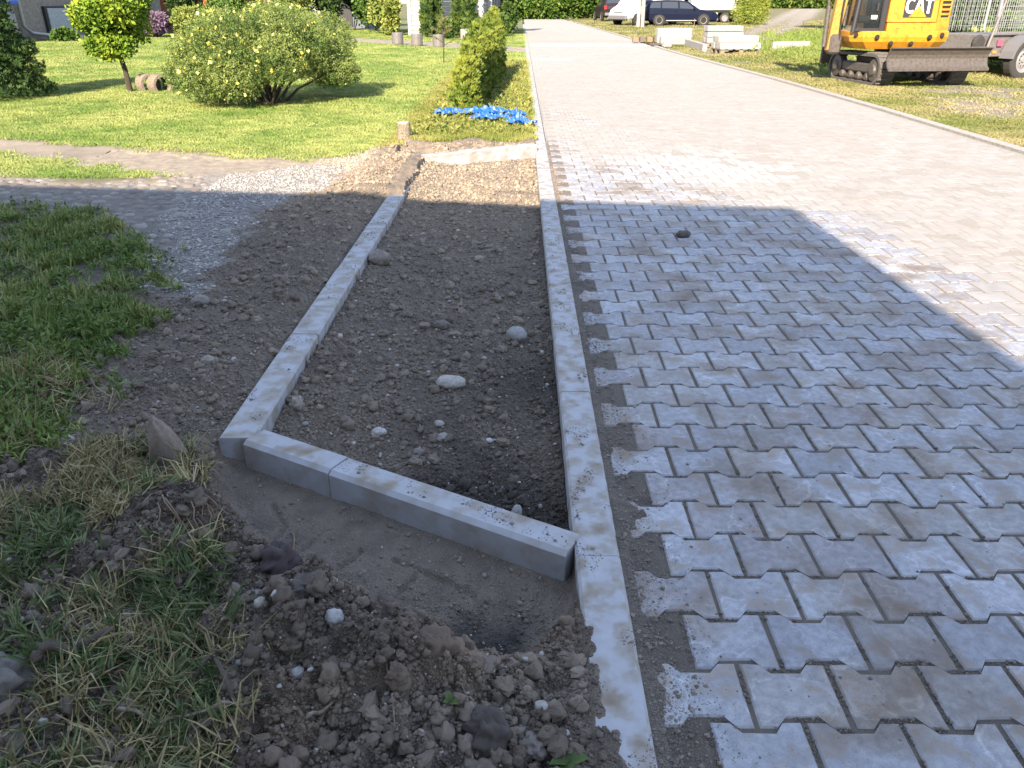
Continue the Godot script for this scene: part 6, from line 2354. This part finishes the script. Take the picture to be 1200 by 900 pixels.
	# clods of clay and turf
	var K := [
		[-0.19, 1.325, Vector3(0.052, 0.035, 0.042), "largest brown clay clod on the near heap, below the sand pit", Color(0.202, 0.152, 0.112)],
		[-0.24, 1.43, Vector3(0.02, 0.03, 0.045), "tilted grey clod at the upper rim of the near heap", Color(0.232, 0.194, 0.155)],
		[-0.31, 1.465, Vector3(0.05, 0.025, 0.035), "flat dark clay flake at the rim of the sand pit", Color(0.132, 0.096, 0.081)],
		[-0.505, 1.48, Vector3(0.045, 0.04, 0.04), "crumbly grey clod left of the white pebble", Color(0.178, 0.152, 0.132)],
		[-0.61, 1.63, Vector3(0.05, 0.05, 0.045), "dark purple brown clod above the near heap", Color(0.101, 0.081, 0.081)],
		[-0.06, 1.15, Vector3(0.055, 0.045, 0.045), "dark crumbly clod near the bottom edge", Color(0.109, 0.093, 0.081)],
		[-0.25, 1.22, Vector3(0.024, 0.03, 0.022), "small upright brown clod on the lower heap", Color(0.209, 0.163, 0.124)],
		[-0.08, 1.34, Vector3(0.03, 0.022, 0.03), "pale grey brown clod right of the clay clod", Color(0.248, 0.209, 0.171)],
		[0.03, 1.13, Vector3(0.028, 0.022, 0.026), "grey clod beside the leafy sprig by the kerb", Color(0.264, 0.232, 0.209)],
		[-0.47, 1.46, Vector3(0.028, 0.03, 0.025), "knobbly brown clod left of the white pebble", Color(0.186, 0.155, 0.124)],
	]
	for i in K.size():
		var s: Array = K[i]
		ground_at(s[0], s[1])
		var o := obj("earth_clod", rock(s[2], 500 + i, 0.34, 24, 34), null)
		var m: StandardMaterial3D = M.clod.duplicate()
		m.vertex_color_use_as_albedo = false
		m.albedo_color = (s[4] as Color).linear_to_srgb()
		o.material_override = m
		o.position = W(s[0], s[1], gh + s[2].y * 0.3)
		o.rotation = Vector3(0.2, i * 1.1, 0.15)
		tag(o, s[3], "clod")
	# roots hanging from the big lump
	var root := st_new()
	for i in 9:
		var p := Vector3(-0.93 + rng.randf_range(-0.05, 0.05), 0.14, -1.80 + rng.randf_range(-0.04, 0.02))
		var pts := [p]
		var dir := Vector3(rng.randf_range(0.2, 1.0), 0.1, rng.randf_range(-0.1, 0.9)).normalized()
		for k in 5:
			p += dir * 0.028
			dir += Vector3(rng.randf_range(-.4, .4), -0.35, rng.randf_range(-.4, .4))
			dir = dir.normalized()
			ground_at(p.x, -p.z)
			p.y = maxf(p.y, gh + 0.004)
			pts.append(p)
		tube(root, pts, [0.003, 0.0025, 0.002, 0.002, 0.0015, 0.001], 5)
	tag(obj("roots", root, M.root), "thin orange brown roots trailing over the heap of earth beside the sand pit", "roots")
	# sticks
	var T := [
		[[-1.015, 1.27], [-0.95, 1.30], [-0.885, 1.325], 0.012, "thick grey stick lying in the torn turf, lower left"],
		[[-0.715, 1.385], [-0.66, 1.28], [-0.56, 1.15], 0.006, "long bent stick down the right side of the turf"],
		[[-0.70, 1.24], [-0.665, 1.285], [-0.63, 1.29], 0.006, "short forked stick crossing the long bent stick"],
		[[-0.455, 1.155], [-0.42, 1.17], [-0.383, 1.187], 0.005, "short pale twig on bare clay at the bottom"],
		[[-0.13, 1.255], [-0.09, 1.23], [-0.06, 1.17], 0.0026, "curved pale grass stem on the lower heap"],
		[[-0.275, 1.24], [-0.255, 1.19], [-0.245, 1.125], 0.0022, "thin straight stem across the small clods"],
		[[-1.02, 1.36], [-0.985, 1.42], [-0.97, 1.45], 0.005, "pale broken straw stick above the thick stick"],
		[[-0.80, 1.14], [-0.66, 1.13], [-0.52, 1.16], 0.004, "long grey green stalk near the bottom edge"],
		[[-1.09, 1.20], [-1.085, 1.26], [-1.075, 1.33], 0.005, "upright root left of the thick stick"],
		[[-1.32, 2.25], [-1.18, 2.12], [-1.07, 2.02], 0.003, "long dry stem in front of the upright stone"],
		[[-0.69, 1.98], [-0.66, 1.93], [-0.67, 1.86], 0.003, "curved thin root lying on the sand of the pit"],
		[[2.02, 1.70], [2.0, 1.66], [1.99, 1.63], 0.004, "small twig on the paving near the right edge"],
	]
	for i in T.size():
		var s: Array = T[i]
		var pts := []
		for k in 9:
			var u := k / 8.0
			var q := Vector2(s[0][0], s[0][1]).lerp(Vector2(s[1][0], s[1][1]), u).lerp(Vector2(s[1][0], s[1][1]).lerp(Vector2(s[2][0], s[2][1]), u), u)
			ground_at(q.x, q.y)
			var y := gh if q.x < 0.2 else 0.0
			pts.append(W(q.x, q.y, y + s[3] * 1.1 + (0.038 if i in [0, 1, 2, 6, 7] else 0.016 if s[3] > 0.004 and q.x < 0.2 and i < 10 else 0.003) + 0.004 * sin(k * 2.1)))
		var st := st_new()
		tube(st, pts, [s[3], s[3] * 1.05, s[3] * 0.9, s[3] * 1.1, s[3] * 0.9, s[3] * 0.85, s[3] * 0.9, s[3] * 0.7, s[3] * 0.5], 7)
		tag(obj("stick", st, M.stick if i in [0, 1, 2, 8] else M.root if i == 10 else M.oldwood, null), s[4], "stick")
	# sprigs of leaves
	var P := [[0.10, 1.10, 0.045, "green leafy sprig beside the kerb at the bottom edge", Color(0.06, 0.10, 0.03)], [-0.845, 1.085, 0.05, "broad grey green leaf at the bottom left edge", Color(0.11, 0.16, 0.09)], [-0.14, 1.2, 0.03, "tiny green sprout on the lower heap", Color(0.06, 0.10, 0.03)]]
	for i in P.size():
		var s: Array = P[i]
		ground_at(s[0], s[1])
		var o := thing("leafy_sprig", s[3], "sprig", W(s[0], s[1], gh + 0.01))
		var m := leafy(0.4)
		m.vertex_color_use_as_albedo = false
		m.albedo_color = (s[4] as Color).linear_to_srgb()
		for k in 4:
			var st := st_new()
			var l: float = s[2] * rng.randf_range(0.7, 1.2)
			var N := 5
			for j in N:
				var t0 := j / float(N)
				var t1 := (j + 1) / float(N)
				var w0 := sin(PI * pow(t0, 0.7)) * 0.36 * l
				var w1 := sin(PI * pow(t1, 0.7)) * 0.36 * l
				for sg in [-1.0, 1.0]:
					quad(st, Vector3(0, 0.2 * l * sin(t0 * 2.4), t0 * l), Vector3(sg * w0, 0.2 * l * sin(t0 * 2.4) + w0 * 0.3, t0 * l), Vector3(sg * w1, 0.2 * l * sin(t1 * 2.4) + w1 * 0.3, t1 * l), Vector3(0, 0.2 * l * sin(t1 * 2.4), t1 * l), Vector3.UP)
			var lf := obj("leaf", st, m, o)
			lf.rotation = Vector3(rng.randf_range(-0.5, 0.2), k * 1.7 + i, rng.randf_range(-.3, .3))
